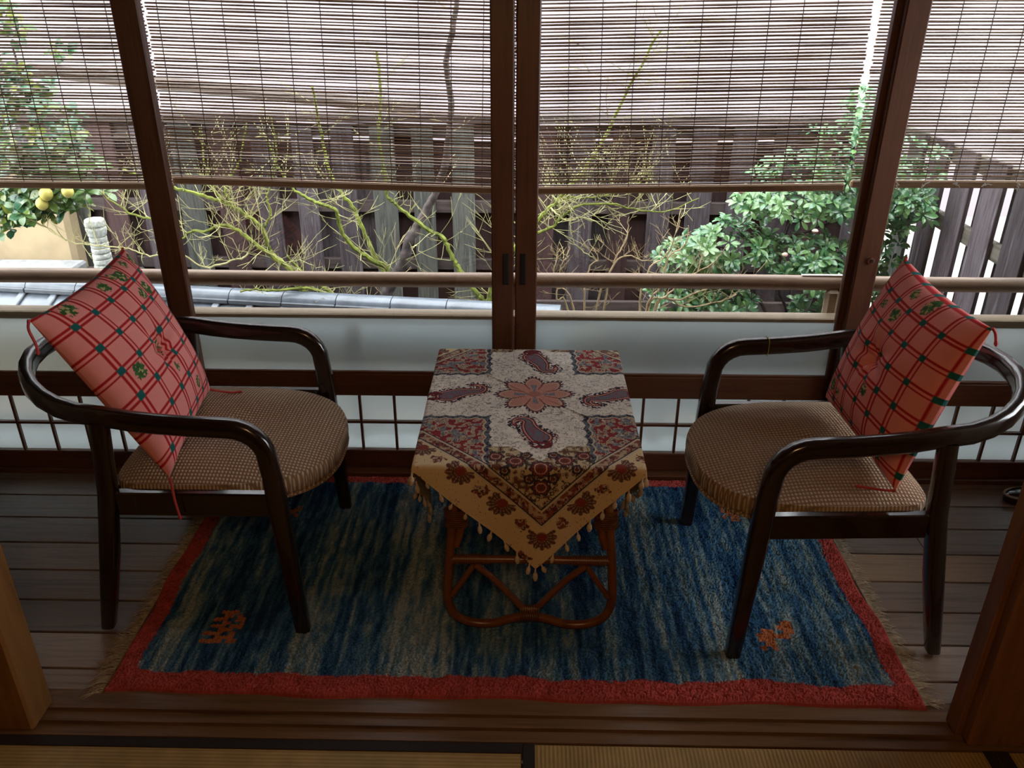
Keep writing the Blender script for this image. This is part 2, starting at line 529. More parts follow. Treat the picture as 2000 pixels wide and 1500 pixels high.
th = profile_extrude('trim_1', [(1.405, -.06), (1.405, .002), (1.424, .002), (1.426, -.008), (1.446, -.008), (1.448, .001), (1.462, .001),
                                (1.464, -.008), (1.486, -.008), (1.488, .001), (1.545, .001), (1.545, -.06)], -2.5, 2.5, 'sill')
tag(th, 'worn brown wooden threshold with two sliding grooves along the tatami', 'threshold', kind='structure')

# posts at the ends of the opening
def post(name, x0, x1, y0, y1, mat, label):
    e = MB().box(((x0 + x1) / 2, (y0 + y1) / 2, 1.2), (x1 - x0, y1 - y0, 2.4)).build(name, mat, None, False, 0.006)
    return tag(e, label, 'pillar', kind='structure')


pl = post('trim_2', -1.30, -1.180, 1.415, 1.51, 'pillar', 'golden wooden pillar standing on the threshold beside the left chair')
pr = post('trim_3', 1.072, 1.205, 1.415, 1.50, 'pillar_d', 'brown wooden pillar standing on the threshold beside the right chair')
bar('strip', 'pillar_d', (0.016, 0.05, 2.398), (1.065, 1.472, 1.2), pr, 0.002)

for nm, x, w_ in (('wall_left', -1.90, 1.20), ('wall_right', 1.855, 1.30)):
    o = MB().box((x, 1.46, 1.2), (w_, 0.06, 2.4)).build(nm, 'inner')
    tag(o, 'plain tan inner wall %s of the opening' % nm.split('_')[1], 'wall', kind='structure')
for nm, loc, size, lab in (
        ('wall_back', (0, -2.55, 1.05), (5.2, 0.1, 2.75), 'plain tan wall behind the viewer'),
        ('wall_room_left', (-2.55, -0.55, 1.05), (0.1, 4.1, 2.75), 'plain tan wall along the left of the tatami room'),
        ('wall_room_right', (2.55, -0.55, 1.05), (0.1, 4.1, 2.75), 'plain tan wall along the right of the tatami room'),
        ('wall_veranda_left', (-2.55, 2.1, 1.05), (0.1, 1.2, 2.75), 'plain tan wall closing the left end of the veranda'),
        ('wall_veranda_right', (2.55, 2.1, 0.26), (0.1, 1.2, 1.18), 'low tan wall below the window at the right end of the veranda'),
        ('wall_veranda_top', (2.55, 2.1, 2.25), (0.1, 1.2, 0.36), 'tan wall strip above the window at the right end of the veranda'),
        ('wall_front', (0, 2.62, 2.405), (5.2, 0.14, 0.09), 'plain tan wall strip above the added transom'),
        ('wall_lintel', (0, 1.46, 2.13), (5.2, 0.10, 0.54), 'plain tan wall strip above the room opening')):
    o = MB().box(loc, size).build(nm, 'inner'); tag(o, lab, 'wall', kind='structure')
o = MB().box((0, 0.06, 2.44), (5.2, 5.3, 0.06)).build('ceiling', 'ceil'); tag(o, 'brown board ceiling over room and veranda', 'ceiling', kind='structure')
o = MB().box((0, -0.6, -0.085), (5.2, 4.0, 0.04)).build('floor_base', 'soil'); tag(o, 'dark subfloor underneath the tatami mats', 'floor', kind='structure')


# tatami mats
def tatami(x0, x1, y0, y1, mat, borders, label):
    e = empty('tatami_mat', ((x0 + x1) / 2, (y0 + y1) / 2, -0.055), label, 'tatami mat', 'tatami mats in front of the threshold')
    bar('straw_surface', mat, (x1 - x0 - .002, y1 - y0 - .002, 0.053), ((x0 + x1) / 2, (y0 + y1) / 2, -0.0285), e, 0.002)
    for side in borders:
        if side == 'y1': c, s_ = ((x0 + x1) / 2, y1 - .0145), (x1 - x0 - .002, .029)
        if side == 'y0': c, s_ = ((x0 + x1) / 2, y0 + .0145), (x1 - x0 - .002, .029)
        if side == 'x0': c, s_ = (x0 + .0145, (y0 + y1) / 2), (.029, y1 - y0 - .002)
        if side == 'x1': c, s_ = (x1 - .0145, (y0 + y1) / 2), (.029, y1 - y0 - .002)
        bar('cloth_edging', 'heri', (s_[0], s_[1], 0.0035), (c[0], c[1], -0.0006), e, 0.001)
    return e


tatami(-1.76, 0.006, 0.53, 1.404, 'tatami_y', ('y1', 'y0'), 'tatami mat with a dark cloth edge along the threshold')
MB_R = tatami(0.008, 1.132, -0.35, 1.404, 'tatami_x', ('x0', 'x1'), 'tatami mat whose straw runs straight up to the threshold')
tatami(1.134, 2.01, -0.35, 1.404, 'tatami_x', ('x0', 'x1'), 'tatami mat in the corner below the brown pillar')

# door track
o = MB().box((0, 2.635, -0.005), (5.0, 0.13, 0.05)).build('trim_4', 'door_h', None, False, 0.003)
tag(o, 'dark brown sill that carries the sliding glass doors', 'sill', kind='structure')
o = MB().box((0, 2.635, 1.90), (5.0, 0.13, 0.10)).build('trim_5', 'door_h', None, False, 0.003)
tag(o, 'dark brown head beam above the sliding glass doors', 'beam', kind='structure')


# ------------------------------------------------------------------ sliding doors
def sliding_door(idx, x0, x1, y, ls, rs, label, kx, pull=None):
    """x0..x1 door, ls / rs widths of its stiles, kx the x of its vertical lattice bars"""
    t = 0.032; zb, zt = 0.022, 1.848
    e = empty('door_%d' % idx, ((x0 + x1) / 2, y, zb), label, 'sliding door', None, 'structure')
    bar('stile', 'door', (ls, t, zt - zb), (x0 + ls / 2, y, (zt + zb) / 2), e, 0.004)
    bar('stile', 'door', (rs, t, zt - zb), (x1 - rs / 2, y, (zt + zb) / 2), e, 0.004)
    a, b = x0 + ls, x1 - rs; w = b - a; cx = (a + b) / 2
    bar('bottom_rail', 'door_h', (w, t - .004, .094 - zb), (cx, y, (.094 + zb) / 2), e, 0.003)
    bar('middle_rail', 'door_h', (w, t - .004, .086), (cx, y, .360), e, 0.003)
    bar('top_rail', 'door_h', (w, t - .004, .07), (cx, y, zt - .036), e, 0.003)
    # bead round the big pane
    bar('bead', 'door_h', (w, .012, .010), (cx, y - .008, .408), e, 0.002)
    # panes
    g = bar('clear_pane', 'glass', (w + .006, .003, 1.775 - .604), (cx, y + .004, (1.775 + .604) / 2), e, 0)
    f = bar('frosted_pane', 'frost', (w + .006, .004, .604 - .403), (cx, y + .004, (.604 + .403) / 2), e, 0)
    bar('frosted_pane', 'frost', (w + .006, .004, .318 - .092), (cx, y + .006, .205), e, 0)
    bar('lattice_bar', 'door_h', (w, .014, .010), (cx, y - .003, .208), e, 0.001)
    for k in kx:
        if a + .02 < k < b - .02:
            bar('lattice_bar', 'door', (.009, .013, .222), (k, y - .004, .205), e, 0.001)
    if pull is not None:
        p = bar('finger_pull', 'black', (.022, .006, .108), (pull, y - .0145, .79), e, 0.002)
        bar('pull_recess', 'black', (.014, .003, .094), (pull, y - .0172, .79), p, 0.001)
    return e


KX = [-.583 + .1235 * i for i in range(-14, 22)]
d1 = sliding_door(1, -2.40, -1.112, 2.588, .07, .078, 'brown sliding glass door at the left end, behind the left chair', KX)
d2 = sliding_door(2, -1.205, -.0365, YW, .075, .072, 'left of the two middle brown sliding glass doors', KX, -.062)
d3 = sliding_door(3, -.0315, 1.122, YW, .072, .072, 'right of the two middle brown sliding glass doors', [k + .022 for k in KX], -.006)
d4 = sliding_door(4, 1.066, 2.40, 2.588, .070, .07, 'brown sliding glass door at the right end, behind the right chair', KX)
# screw lock on the stile of the right door
mb = MB(); mb.lathe([(0, 0), (.011, 0), (.012, .002), (.012, .004), (.006, .005), (.004, .003)], (0, 0, 0), 16)
q = mb.mesh('screw_lock', 'door', True); lk = place('screw_lock', q, d4, (1.108, 2.5715, .84)); lk.rotation_euler = (math.pi / 2, 0, 0)
mb = MB(); mb.lathe([(0, 0), (.0045, 0), (.0045, .002)], (0, 0, 0.0045), 12); q = mb.mesh('lock_hole', 'black'); h = bpy.data.objects.new('lock_hole', q); COL.objects.link(h); h.parent = lk

# unseen transom, added above the doors to let more skylight into the veranda
tr_ = empty('added_transom', (0, 2.62, 1.95), 'clear glass transom added above the sliding doors for more skylight', 'window', None, 'structure')
bar('pane', 'glass', (4.9, .003, .42), (0, 2.62, 2.155), tr_, 0)
for x in (-2.45, -1.16, -.035, 1.10, 2.45):
    bar('mullion', 'door', (.045, .05, .41), (x, 2.62, 2.155), tr_, 0.003)

# window closing the right end of the veranda
w2 = empty('window_2', (2.55, 2.08, .85), 'clear glass window at the right end of the veranda', 'window', None, 'structure')
bar('pane', 'glass', (.003, 1.10, 1.22), (2.55, 2.08, 1.46), w2, 0)
for y in (1.53, 2.08, 2.63):
    bar('mullion', 'door', (.05, .045, 1.22), (2.55, y, 1.46), w2, 0.003)

# ------------------------------------------------------------------ outside balustrade
bal = empty('balustrade', (0, 2.82, -.30), 'weathered wooden balustrade with a round handrail outside the glass doors', 'balustrade')
mb = MB(); P = []
for i in range(41):
    x = -2.6 + 5.2 * i / 40
    P.append((x, 2.80, .686 + .002 * math.sin(x * 3)))
mb.tube(P, .0265, 14); mb.build('handrail', 'rail', bal, True)
bar('ledge', 'ledge', (5.2, .06, .040), (0, 2.735, .568), bal, 0.004)
bar('lower_beam', 'rail', (5.2, .05, .07), (0, 2.80, .10), bal, 0.004)
for x in (-1.25, -.037, 1.10):
    bar('post', 'rail', (.05, .05, .93), (x, 2.80, .205), bal, 0.004)
for x in (-2.1, -1.62, -.62, .50, 1.62, 2.1):
    bar('baluster', 'rail', (.055, .03, .50), (x, 2.775, .30), bal, 0.004)
# corner bracket next to the right middle door
bar('bracket', 'ledge', (.05, .03, .10), (1.085, 2.78, .62), bal, 0.012)
mb = MB(); mb.box((1.055, 2.80, .714), (.16, .014, .004)); mb.build('metal_plate', 'knot', bal)
o = MB().box((0, 2.87, -.03), (5.2, .34, .05)).build('outer_ledge', 'slab'); tag(o, 'grey outer step below the glass doors', 'step', kind='structure')
for x in (-2.2, -1.1, 0, 1.1, 2.2):
    bar('step_post', 'fence', (.09, .09, .5), (x, 2.95, -.30), o)

# ------------------------------------------------------------------ bamboo blinds
YB = 2.90
PITCH_S = 0.01045


def blind(x0, x1, zb, tilt, label, cords, knots=False, YB=2.90):
    e = empty('bamboo_blind', ((x0 + x1) / 2, YB, zb), label, 'bamboo blind', 'bamboo blinds hanging outside the glass doors')
    e.rotation_euler = (0, -tilt, 0); e['_local'] = 1
    L = x1 - x0; cz = 0
    variants = []
    for v in range(6):
        mb = MB(); r0 = .00245 + .00022 * v
        path = []; rr = []
        for i in range(13):
            x = -L / 2 + L * i / 12
            path.append((x, 0, .0006 * math.sin(3.1 * x + v) + random.uniform(-.0005, .0005))); rr.append(r0 * random.uniform(.82, 1.18))
        mb.tube(path, rr, 5); variants.append(mb.mesh('slat', 'slat', True))
    mb = MB().box((0, 0, .005), (L, .018, .026)); place('bottom_bar', mb.mesh('bottom_bar', 'slat_bar', False, .005), e)
    n = int((1.93 - zb) / PITCH_S)
    for i in range(n):
        s = place('slat', random.choice(variants), e, (random.uniform(-.004, .004), 0, .0235 + i * PITCH_S + random.uniform(-.0011, .0011)))
        s.rotation_euler = (random.uniform(0, 6.28), random.uniform(-.0011, .0011), 0)
    H = n * PITCH_S + .03
    cm = MB()
    path = []
    for i in range(0, n + 1):
        path.append(((-1) ** i * .0006, -.0033, .02 + i * PITCH_S))
    cm.tube([(0, -.0095, -.006)] + path, .0015, 4); cmesh = cm.mesh('cord', 'cord')
    x = cords[0]
    while x < L / 2 - .015:
        c = place('cord', cmesh, e, (x, 0, 0))
        x += cords[1]
    place('head_rail', MB().box((0, 0, H + .02), (L, .03, .04)).mesh('head_rail', 'roofwood', False, .004), e)
    if knots:
        km = MB()
        for k in range(5):
            a = random.uniform(-.9, .9)
            km.tube([(0, -.012, .004), (.010 * math.sin(a), -.015, .012 * math.cos(a) - .002), (.022 * math.sin(a * 1.4), -.014, .020 * math.cos(a * 1.9) - .006)], .0017, 4)
        kme = km.mesh('string_knot', 'knot')
        x = cords[0]
        while x < L / 2 - .05:
            k_ = place('string_knot', kme, e, (x, 0, 0)); k_.rotation_euler = (0, random.uniform(-1.5, 1.5), 0); x += cords[1]
    return e


blind(-2.40, -1.238, .984, -.004, 'bamboo blind at the left end, above the stone pagoda', (-.55, .101))
blind(-1.252, -.028, .982, -.024, 'bamboo blind above the left middle sliding door', (-.575, .106), False, 2.93)
blind(-.026, 1.105, .986, .020, 'bamboo blind above the right middle sliding door', (-.50, .106))
blind(1.136, 2.40, 1.004, .004, 'bamboo blind at the right end with grey string knots along its bottom bar', (-.585, .1045), True, 2.93)

eave = MB().box((0, 2.91, 1.985), (5.4, .06, .05)).build('beam', 'roofwood'); tag(eave, 'dark wooden beam from which the blinds hang', 'beam', kind='structure')
for x in (-2.66, 2.66):
    bar('beam_post', 'roofwood', (.07, .07, 2.5), (x, 2.91, .72), eave)

# ------------------------------------------------------------------ garden ground and what lies beyond
o = MB().box((-.9, 3.75, -.60), (6.2, 2.3, .10)).build('ground', 'soil'); tag(o, 'dark garden soil between house and fence', 'ground', kind='structure')
o = MB().box((0, 9.0, -.75), (40, 22, .10)).build('ground_yard', 'concrete'); tag(o, 'pale concrete yard beyond the fences', 'ground', kind='structure')
nb = MB().box((1.0, 9.2, 2.2), (26, .2, 6.0)).build('wall_neighbour', 'housewall'); tag(nb, 'pale pinkish wall of the neighbouring house beyond the fence', 'house', kind='structure')

# neighbour shed with a slanting eave behind the back fence
sh = empty('garden_shed', (-2.6, 6.0, -.7), 'dark shed with a slanting eave behind the back fence, seen through the blinds', 'shed')
pA, pB = at(40, 137, 6.0), at(745, 207, 6.0)
ang = math.atan2(pB.z - pA.z, pB.x - pA.x)
mb = MB().box(((pA.x + pB.x) / 2, 6.05, (pA.z + pB.z) / 2), ((pB - pA).length + .5, .30, .045), Matrix.Rotation(-ang, 3, 'Y')); mb.build('eave_board', 'roofwood', sh)
mb = MB().box(((pA.x + pB.x) / 2 - .55, 6.25, -.02), (1.9, .10, 1.45)); mb.build('shed_wall', 'roofwood', sh)
for x in (-3.3, -2.0):
    bar('shed_post', 'roofwood', (.09, .09, 1.40), (x, 6.06, 0.0), sh)

# ------------------------------------------------------------------ board fences
YF = 4.5
bf = empty('board_fence', (-.2, YF, -.55), 'weathered board fence along the back of the garden', 'fence')
x = -2.9; k = 0
while x < 1.90:
    w_ = .122 + random.uniform(-.012, .014)
    mt = random.choice(['fence', 'fence', 'fence_g', 'fence_r', 'fence'])
    bar('front_board', mt, (round(w_, 3), .02, 1.50), (x, YF, .20 + random.uniform(-.005, .005)), bf, 0.002)
    bw = .15
    mt = random.choice(['fence_r', 'fence', 'fence_r', 'fence'])
    bar('back_board', mt, (bw, .02, 1.40), (x + .107, YF + .058, .16 + random.choice([0, .0, .06, .07, .08])), bf, 0.002)
    x += .2135; k += 1
for z, h_ in ((.92, .06), (.515, .065), (.185, .06)):
    bar('rail', 'fence_h', (4.8, .036, h_), (-.475, YF + .0295, z), bf, 0.002)
bar('cap', 'fence_h', (4.8, .12, .03), (-.475, YF + .03, .985), bf, 0.003)
bar('base_board', 'fence_h', (4.8, .03, .13), (-.475, YF - .026, -.075), bf, 0.003)
bar('base_ledge', 'fence_h', (4.8, .10, .03), (-.475, YF - .05, -.155), bf, 0.003)

sf = empty('board_fence', (1.96, 3.6, -.55), 'grey board fence along the right side with bright slits between its boards', 'fence')
y = 2.975
while y < 4.38:
    bar('front_board', random.choice(['fence', 'fence_g', 'fence']), (.02, .158, 1.50), (1.95, y, .23), sf, 0.002)
    bar('back_board', random.choice(['fence', 'fence_g', 'fence']), (.02, .156, 1.42), (2.012, y + .1275, .19), sf, 0.002)
    y += .255
for z in (.93, .62, .12):
    bar('rail', 'fence_y', (.038, 1.58, .07), (1.981, 3.68, z), sf, 0.002)

# ------------------------------------------------------------------ plaster wall, slabs, pagoda, tiled wall
pw = MB()
for i in range(2):
    pass
prof = []
pw.box((-3.09, 4.415, .10), (1.25, .13, 1.30)); pwo = pw.build('plaster_wall', 'plaster', None, False, .025)
tag(pwo, 'rounded tan plaster wall behind the citrus tree', 'garden wall')
o = MB().box((-3.08, 4.25, .225), (1.35, .19, .05)).build('stone_slab', 'slab', None, False, .012); tag(o, 'pale stone slab along the foot of the tan plaster wall', 'stone slab')
bar('slab_support', 'slab', (1.2, .10, .80), (-3.08, 4.28, -.20), o, .004)
o = MB().box((-2.30, 4.36, .16), (.34, .12, .055)).build('wooden_beam', 'fence_h', None, False, .006); tag(o, 'short grey weathered beam behind the stone pagoda', 'beam')
bar('beam_foot', 'fence_h', (.08, .08, .70), (-2.30, 4.36, -.20), o, .004)

pg = empty('stone_pagoda', (at(195, 480, 4.2).x, 4.2, -.55), 'small pale stone pagoda of stacked rings standing in the garden', 'stone pagoda')
px_, pz_ = at(195, 480, 4.2).x, at(195, 432, 4.2).z + .0
def ring(z0, z1, r0, r1, name):
    mb = MB(); h_ = z1 - z0
    mb.lathe([(r0 * .86, z0), (r0 * .985, z0 + h_ * .14), (r0 * 1.0, z0 + h_ * .3), (r1 * 1.0, z1 - h_ * .3), (r1 * .985, z1 - h_ * .12), (r1 * .88, z1)], (px_, 4.2, 0), 24, .012)
    mb.build(name, 'stone', pg, True)
zt = pz_ + .012
ring(zt - .040, zt, .053, .050, 'cap_stone')
ring(zt - .092, zt - .039, .047, .052, 'head_stone')
z = zt - .092
for i in range(8):
    ring(z - .030, z + .0005, .044 + .001 * i, .044 + .001 * i, 'tier'); z -= .030
mb = MB().lathe([(.075, -.55), (.07, -.3), (.065, z - .02), (.05, z + .005)], (px_, 4.2, 0), 16, .03); mb.build('base', 'stone', pg, True)

# low wall with a tiled coping, running slightly obliquely
A = Vector((-3.05, 4.03, .17)); B = Vector((.35, 3.62, .17)); dv = (B - A).normalized(); nv = Vector((dv.y, -dv.x, 0))  # nv points to the house
tw = empty('tiled_wall', ((A.x + B.x) / 2, (A.y + B.y) / 2, -.55), 'low garden wall capped with blue-grey roof tiles outside the balustrade', 'garden wall')
Ltw = (B - A).length; rz = math.atan2(dv.y, dv.x); RZ = Matrix.Rotation(rz, 3, 'Z')
mid = (A + B) / 2
MB().box((mid.x, mid.y, -.19), (Ltw, .14, .72), RZ).build('wall_body', 'plaster', tw)
sl = math.radians(24)
ROT = RZ @ Matrix.Rotation(sl, 3, 'X'); ROT2 = RZ @ Matrix.Rotation(-sl, 3, 'X')
tile_me = MB().box((0, 0, 0), (.168, .205, .016)).mesh('tile', 'tile', False, .003)
cov_me = MB().box((0, 0, 0), (.036, .205, .016)).mesh('joint_tile', 'tile', False, .004)
n = int(Ltw / .172)
for i in range(n):
    c = A + dv * (.1 + i * .172)
    for s_, R_, dz in ((1, ROT, 0), (-1, ROT2, 0)):
        p = c + nv * (s_ * .125); p.z = .165
        t_ = place('tile', tile_me, tw, p); t_.rotation_euler = R_.to_euler()
        p2 = c + dv * .086 + nv * (s_ * .125); p2.z = .179
        t_ = place('joint_tile', cov_me, tw, p2); t_.rotation_euler = R_.to_euler()
rid = MB().box((0, 0, 0), (.268, .13, .024)).mesh('ridge_tile', 'tile_d', False, .004)
n = int(Ltw / .27)
capme = MB(); 
cp = []
for k in range(9):
    a = math.pi * k / 8; cp.append((.052 * math.cos(a), .034 * math.sin(a)))
nn = len(cp)
capme.add([(-.133, y_, z_) for y_, z_ in cp] + [(.133, y_, z_) for y_, z_ in cp], [(i, i + 1, nn + i + 1, nn + i) for i in range(nn - 1)] + [tuple(range(nn)), tuple(range(2 * nn - 1, nn - 1, -1))])
capm = capme.mesh('ridge_cap', 'tile', True)
for i in range(n):
    c = A + dv * (.14 + i * .27)
    t_ = place('ridge_tile', rid, tw, (c.x, c.y, .226)); t_.rotation_euler = (0, 0, rz)
    t_ = place('ridge_cap', capm, tw, (c.x, c.y, .238)); t_.rotation_euler = (0, 0, rz)


# ------------------------------------------------------------------ bare trees
def branch_mesh(pxs, r0, r1, n=6, jit=.004):
    pts = [at(x_, y_, Y_) for (x_, y_, Y_) in pxs]
    sp = smooth_path(pts, 5)
    rr = [r0 + (r1 - r0) * i / (len(sp) - 1) for i in range(len(sp))]
    rr = [r_ * random.uniform(.88, 1.14) for r_ in rr]
    mb = MB(); mb.tube([p + Vector((random.uniform(-jit, jit), random.uniform(-jit, jit), random.uniform(-jit, jit))) for p in sp], rr, n)
    return mb, sp


def add_twigs(mb, sp, count, lmin, lmax, up=0.3, rad=.0019, sub=3):
    for _ in range(count):
        i = random.randrange(1, len(sp) - 1); p = sp[i].copy()
        t = (sp[i + 1] - sp[i - 1]).normalized()
        d = Vector((random.uniform(-1, 1), random.uniform(-.7, .5), random.uniform(-.5, 1) + up)); d = (d - t * d.dot(t) * .4).normalized()
        L = random.uniform(lmin, lmax); path = [p]
        k = 6
        for j in range(k):
            d = (d + Vector((random.uniform(-.13, .13), random.uniform(-.1, .1), random.uniform(-.1, .16)))).normalized()
            q_ = path[-1] + d * (L / k)
            q_.y = min(q_.y, YF - .06); path.append(q_)
        mb.tube(path, [rad * (1 - .6 * j / k) for j in range(k + 1)], 4)
        for s_ in range(sub):
            j = random.randrange(2, k + 1); d2 = (d + Vector((random.uniform(-1, 1), random.uniform(-.5, .5), random.uniform(-.6, .9)))).normalized()
            q2 = [path[j]]
            for m_ in range(3):
                d2 = (d2 + Vector((random.uniform(-.15, .15), random.uniform(-.1, .1), random.uniform(-.1, .18)))).normalized()
                nx_ = q2[-1] + d2 * L * .13; nx_.y = min(nx_.y, YF - .05); q2.append(nx_)
            mb.tube(q2, [rad * .7, rad * .6, rad * .5, rad * .35], 3)


def tree(name, base, label, trunk, trunk_mat, branches, twigs):
    e = empty(name, base, label, 'tree')
    mb, tsp = branch_mesh(*trunk); mb.build('trunk', trunk_mat, e, True)
    tw_ = MB(); tw2 = MB()
    for (b_, tn, lm) in branches:
        m_, s_ = branch_mesh(b_[0], b_[1], b_[2]); m_.build('branch', b_[3], e, True)
        add_twigs(random.choice([tw_, tw_, tw2]) if tn < 8 else tw_, s_, tn, lm[0], lm[1])
    if twigs: add_twigs(tw2, tsp, twigs, .1, .3)
    for nm, mt, m_ in (('twigs', 'twig', tw_), ('bare_twigs', 'twig_t', tw2)):
        if m_.v:
            o_ = m_.build(nm, mt, e); o_['kind'] = 'stuff'
    return e


Y0 = 4.05
tree('maple_tree', (at(757, 600, Y0).x, Y0, -.55), 'bare tree with a gnarled dark grey trunk and long mossy branches on both sides',
     ([(757, 905, Y0), (755, 700, Y0), (756, 615, Y0), (757, 575, Y0), (772, 540, Y0), (788, 512, Y0), (797, 474, Y0), (818, 437, Y0 + .03), (838, 400, Y0 + .05), (852, 375, Y0 + .05), (872, 300, Y0 + .05), (880, 200, Y0 + .05), (872, 120, Y0), (890, 20, Y0), (900, -120, Y0)], .036, .010, 9, .004), 'bark',
     [(([(762, 560, Y0), (755, 524, Y0), (720, 504, Y0 - .05), (685, 478, Y0 - .1), (664, 444, Y0 - .12), (656, 412, Y0 - .15), (630, 400, Y0 - .15), (605, 390, Y0 - .15), (577, 372, Y0 - .15), (545, 330, Y0 - .15), (520, 270, Y0 - .15)], .014, .005, 'moss'), 26, (.10, .30)),
      (([(762, 545, Y0), (736, 511, Y0 + .05), (725, 486, Y0 + .05), (706, 441, Y0 + .05), (688, 402, Y0 + .05), (664, 374, Y0 + .05), (640, 320, Y0 + .1), (625, 250, Y0 + .1), (610, 170, Y0)], .013, .005, 'moss'), 22, (.10, .28)),
      (([(757, 620, Y0), (700, 598, Y0 - .1), (647, 586, Y0 - .15), (595, 570, Y0 - .2), (565, 525, Y0 - .2), (535, 500, Y0 - .2), (522, 478, Y0 - .2), (512, 446, Y0 - .2), (480, 420, Y0 - .2), (450, 402, Y0 - .2), (420, 390, Y0 - .2), (381, 378, Y0 - .2), (340, 367, Y0 - .2), (290, 350, Y0 - .2), (240, 330, Y0 - .2)], .017, .006, 'moss'), 40, (.08, .28)),
      (([(560, 520, Y0 - .2), (520, 492, Y0 - .25), (496, 474, Y0 - .25), (472, 456, Y0 - .25), (450, 443, Y0 - .25), (425, 441, Y0 - .25), (400, 452, Y0 - .25), (372, 453, Y0 - .25), (350, 466, Y0 - .25), (300, 430, Y0 - .25), (270, 422, Y0 - .25), (235, 405, Y0 - .25), (195, 374, Y0 - .25)], .011, .0035, 'moss'), 46, (.06, .22)),
      (([(512, 448, Y0 - .2), (525, 430, Y0 - .2), (528, 415, Y0 - .2), (521, 388, Y0 - .2), (525, 372, Y0 - .2), (540, 300, Y0 - .2), (530, 230, Y0 - .2)], .006, .0035, 'moss'), 16, (.08, .22)),
      (([(450, 402, Y0 - .2), (430, 385, Y0 - .2), (415, 366, Y0 - .2), (400, 320, Y0 - .2), (390, 250, Y0 - .2)], .007, .003, 'moss'), 14, (.1, .25)),
      (([(452, 402, Y0 - .2), (446, 385, Y0 - .2), (440, 365, Y0 - .2), (470, 310, Y0 - .2), (480, 240, Y0 - .2)], .007, .003, 'moss'), 14, (.1, .25)),
      (([(495, 470, Y0 - .2), (480, 500, Y0 - .25), (450, 510, Y0 - .3), (400, 522, Y0 - .3), (350, 495, Y0 - .3), (294, 500, Y0 - .3), (258, 487, Y0 - .3), (229, 483, Y0 - .3), (181, 479, Y0 - .3), (130, 470, Y0 - .3), (92, 445, Y0 - .3), (42, 428, Y0 - .3)], .005, .0022, 'twig'), 46, (.06, .2)),
      (([(700, 600, Y0 - .1), (640, 575, Y0 - .2), (590, 562, Y0 - .25), (540, 568, Y0 - .3), (500, 565, Y0 - .3), (470, 568, Y0 - .3)], .009, .005, 'moss'), 20, (.06, .18)),
      (([(700, 602, Y0 - .1), (660, 580, Y0 - .15), (630, 562, Y0 - .2), (600, 540, Y0 - .2), (560, 500, Y0 - .2)], .012, .006, 'moss'), 14, (.08, .2))], 18)

Y1 = 3.95
tree('maple_tree', (at(951, 600, Y1).x, Y1, -.55), 'bare tree with bright green mossy stems rising beside the middle door stiles',
     ([(950, 905, Y1), (951, 700, Y1), (951, 620, Y1), (952, 592, Y1)], .024, .02, 8, .002), 'moss',
     [(([(952, 596, Y1), (938, 580, Y1), (921, 560, Y1), (897, 526, Y1), (885, 505, Y1), (874, 480, Y1), (862, 461, Y1), (839, 451, Y1), (811, 430, Y1), (783, 407, Y1), (768, 395, Y1), (755, 381, Y1), (752, 340, Y1), (740, 260, Y1), (745, 180, Y1), (735, 100, Y1)], .014, .006, 'moss'), 30, (.10, .26)),
      (([(952, 598, Y1), (962, 560, Y1), (985, 510, Y1), (1015, 475, Y1), (1052, 430, Y1), (1077, 404, Y1), (1101, 378, Y1), (1150, 320, Y1), (1190, 250, Y1), (1240, 150, Y1), (1290, 60, Y1)], .016, .005, 'moss'), 60, (.14, .40)),
      (([(985, 512, Y1), (1015, 480, Y1), (1052, 455, Y1 - .05), (1080, 442, Y1 - .05), (1098, 424, Y1 - .05), (1130, 402, Y1 - .05), (1190, 398, Y1 - .05), (1250, 410, Y1 - .05), (1300, 412, Y1 - .05), (1366, 388, Y1 - .05)], .009, .0025, 'moss'), 60, (.10, .30)),
      (([(1077, 404, Y1), (1110, 388, Y1), (1160, 385, Y1), (1220, 372, Y1), (1280, 340, Y1)], .006, .003, 'moss'), 46, (.10, .3)),
      (([(1075, 405, Y1), (1090, 420, Y1 - .1), (1112, 432, Y1 - .1), (1145, 425, Y1 - .1), (1190, 450, Y1 - .1)], .004, .002, 'twig'), 10, (.06, .16)),
      (([(1113, 432, Y1 - .1), (1115, 455, Y1 - .1), (1124, 478, Y1 - .1), (1145, 495, Y1 - .1), (1165, 508, Y1 - .1)], .0035, .002, 'twig'), 5, (.05, .12))], 0)


def stick_shrub(base, label, stems, mat, tn, ln):
    e = empty('bare_shrub', base, label, 'shrub'); tw_ = MB()
    for s_ in stems:
        m_, sp = branch_mesh(s_, .0065, .002); m_.build('stem', mat, e, True); add_twigs(tw_, sp, tn, ln[0], ln[1], .5, .0017, 3)
    o_ = tw_.build('twigs', 'twig_t', e); o_['kind'] = 'stuff'
    return e


Y2 = 4.15
stick_shrub((at(1143, 600, Y2).x, Y2, -.55), 'leafless shrub with thin pale stems right of the middle door stiles',
            [[(1142, 860, Y2), (1142, 600, Y2), (1143, 560, Y2), (1153, 520, Y2), (1168, 505, Y2), (1150, 470, Y2)],
             [(1150, 840, Y2), (1165, 600, Y2), (1195, 525, Y2), (1207, 495, Y2), (1225, 465, Y2), (1227, 425, Y2)],
             [(1140, 860, Y2), (1110, 607, Y2), (1088, 585, Y2), (1092, 545, Y2), (1098, 515, Y2), (1112, 500, Y2)],
             [(1150, 840, Y2), (1180, 600, Y2), (1195, 523, Y2), (1225, 500, Y2), (1262, 510, Y2), (1290, 505, Y2)],
             [(1142, 850, Y2), (1120, 600, Y2), (1085, 560, Y2), (1082, 530, Y2), (1090, 495, Y2)]], 'twig_t', 14, (.05, .16))
Y3 = 3.75
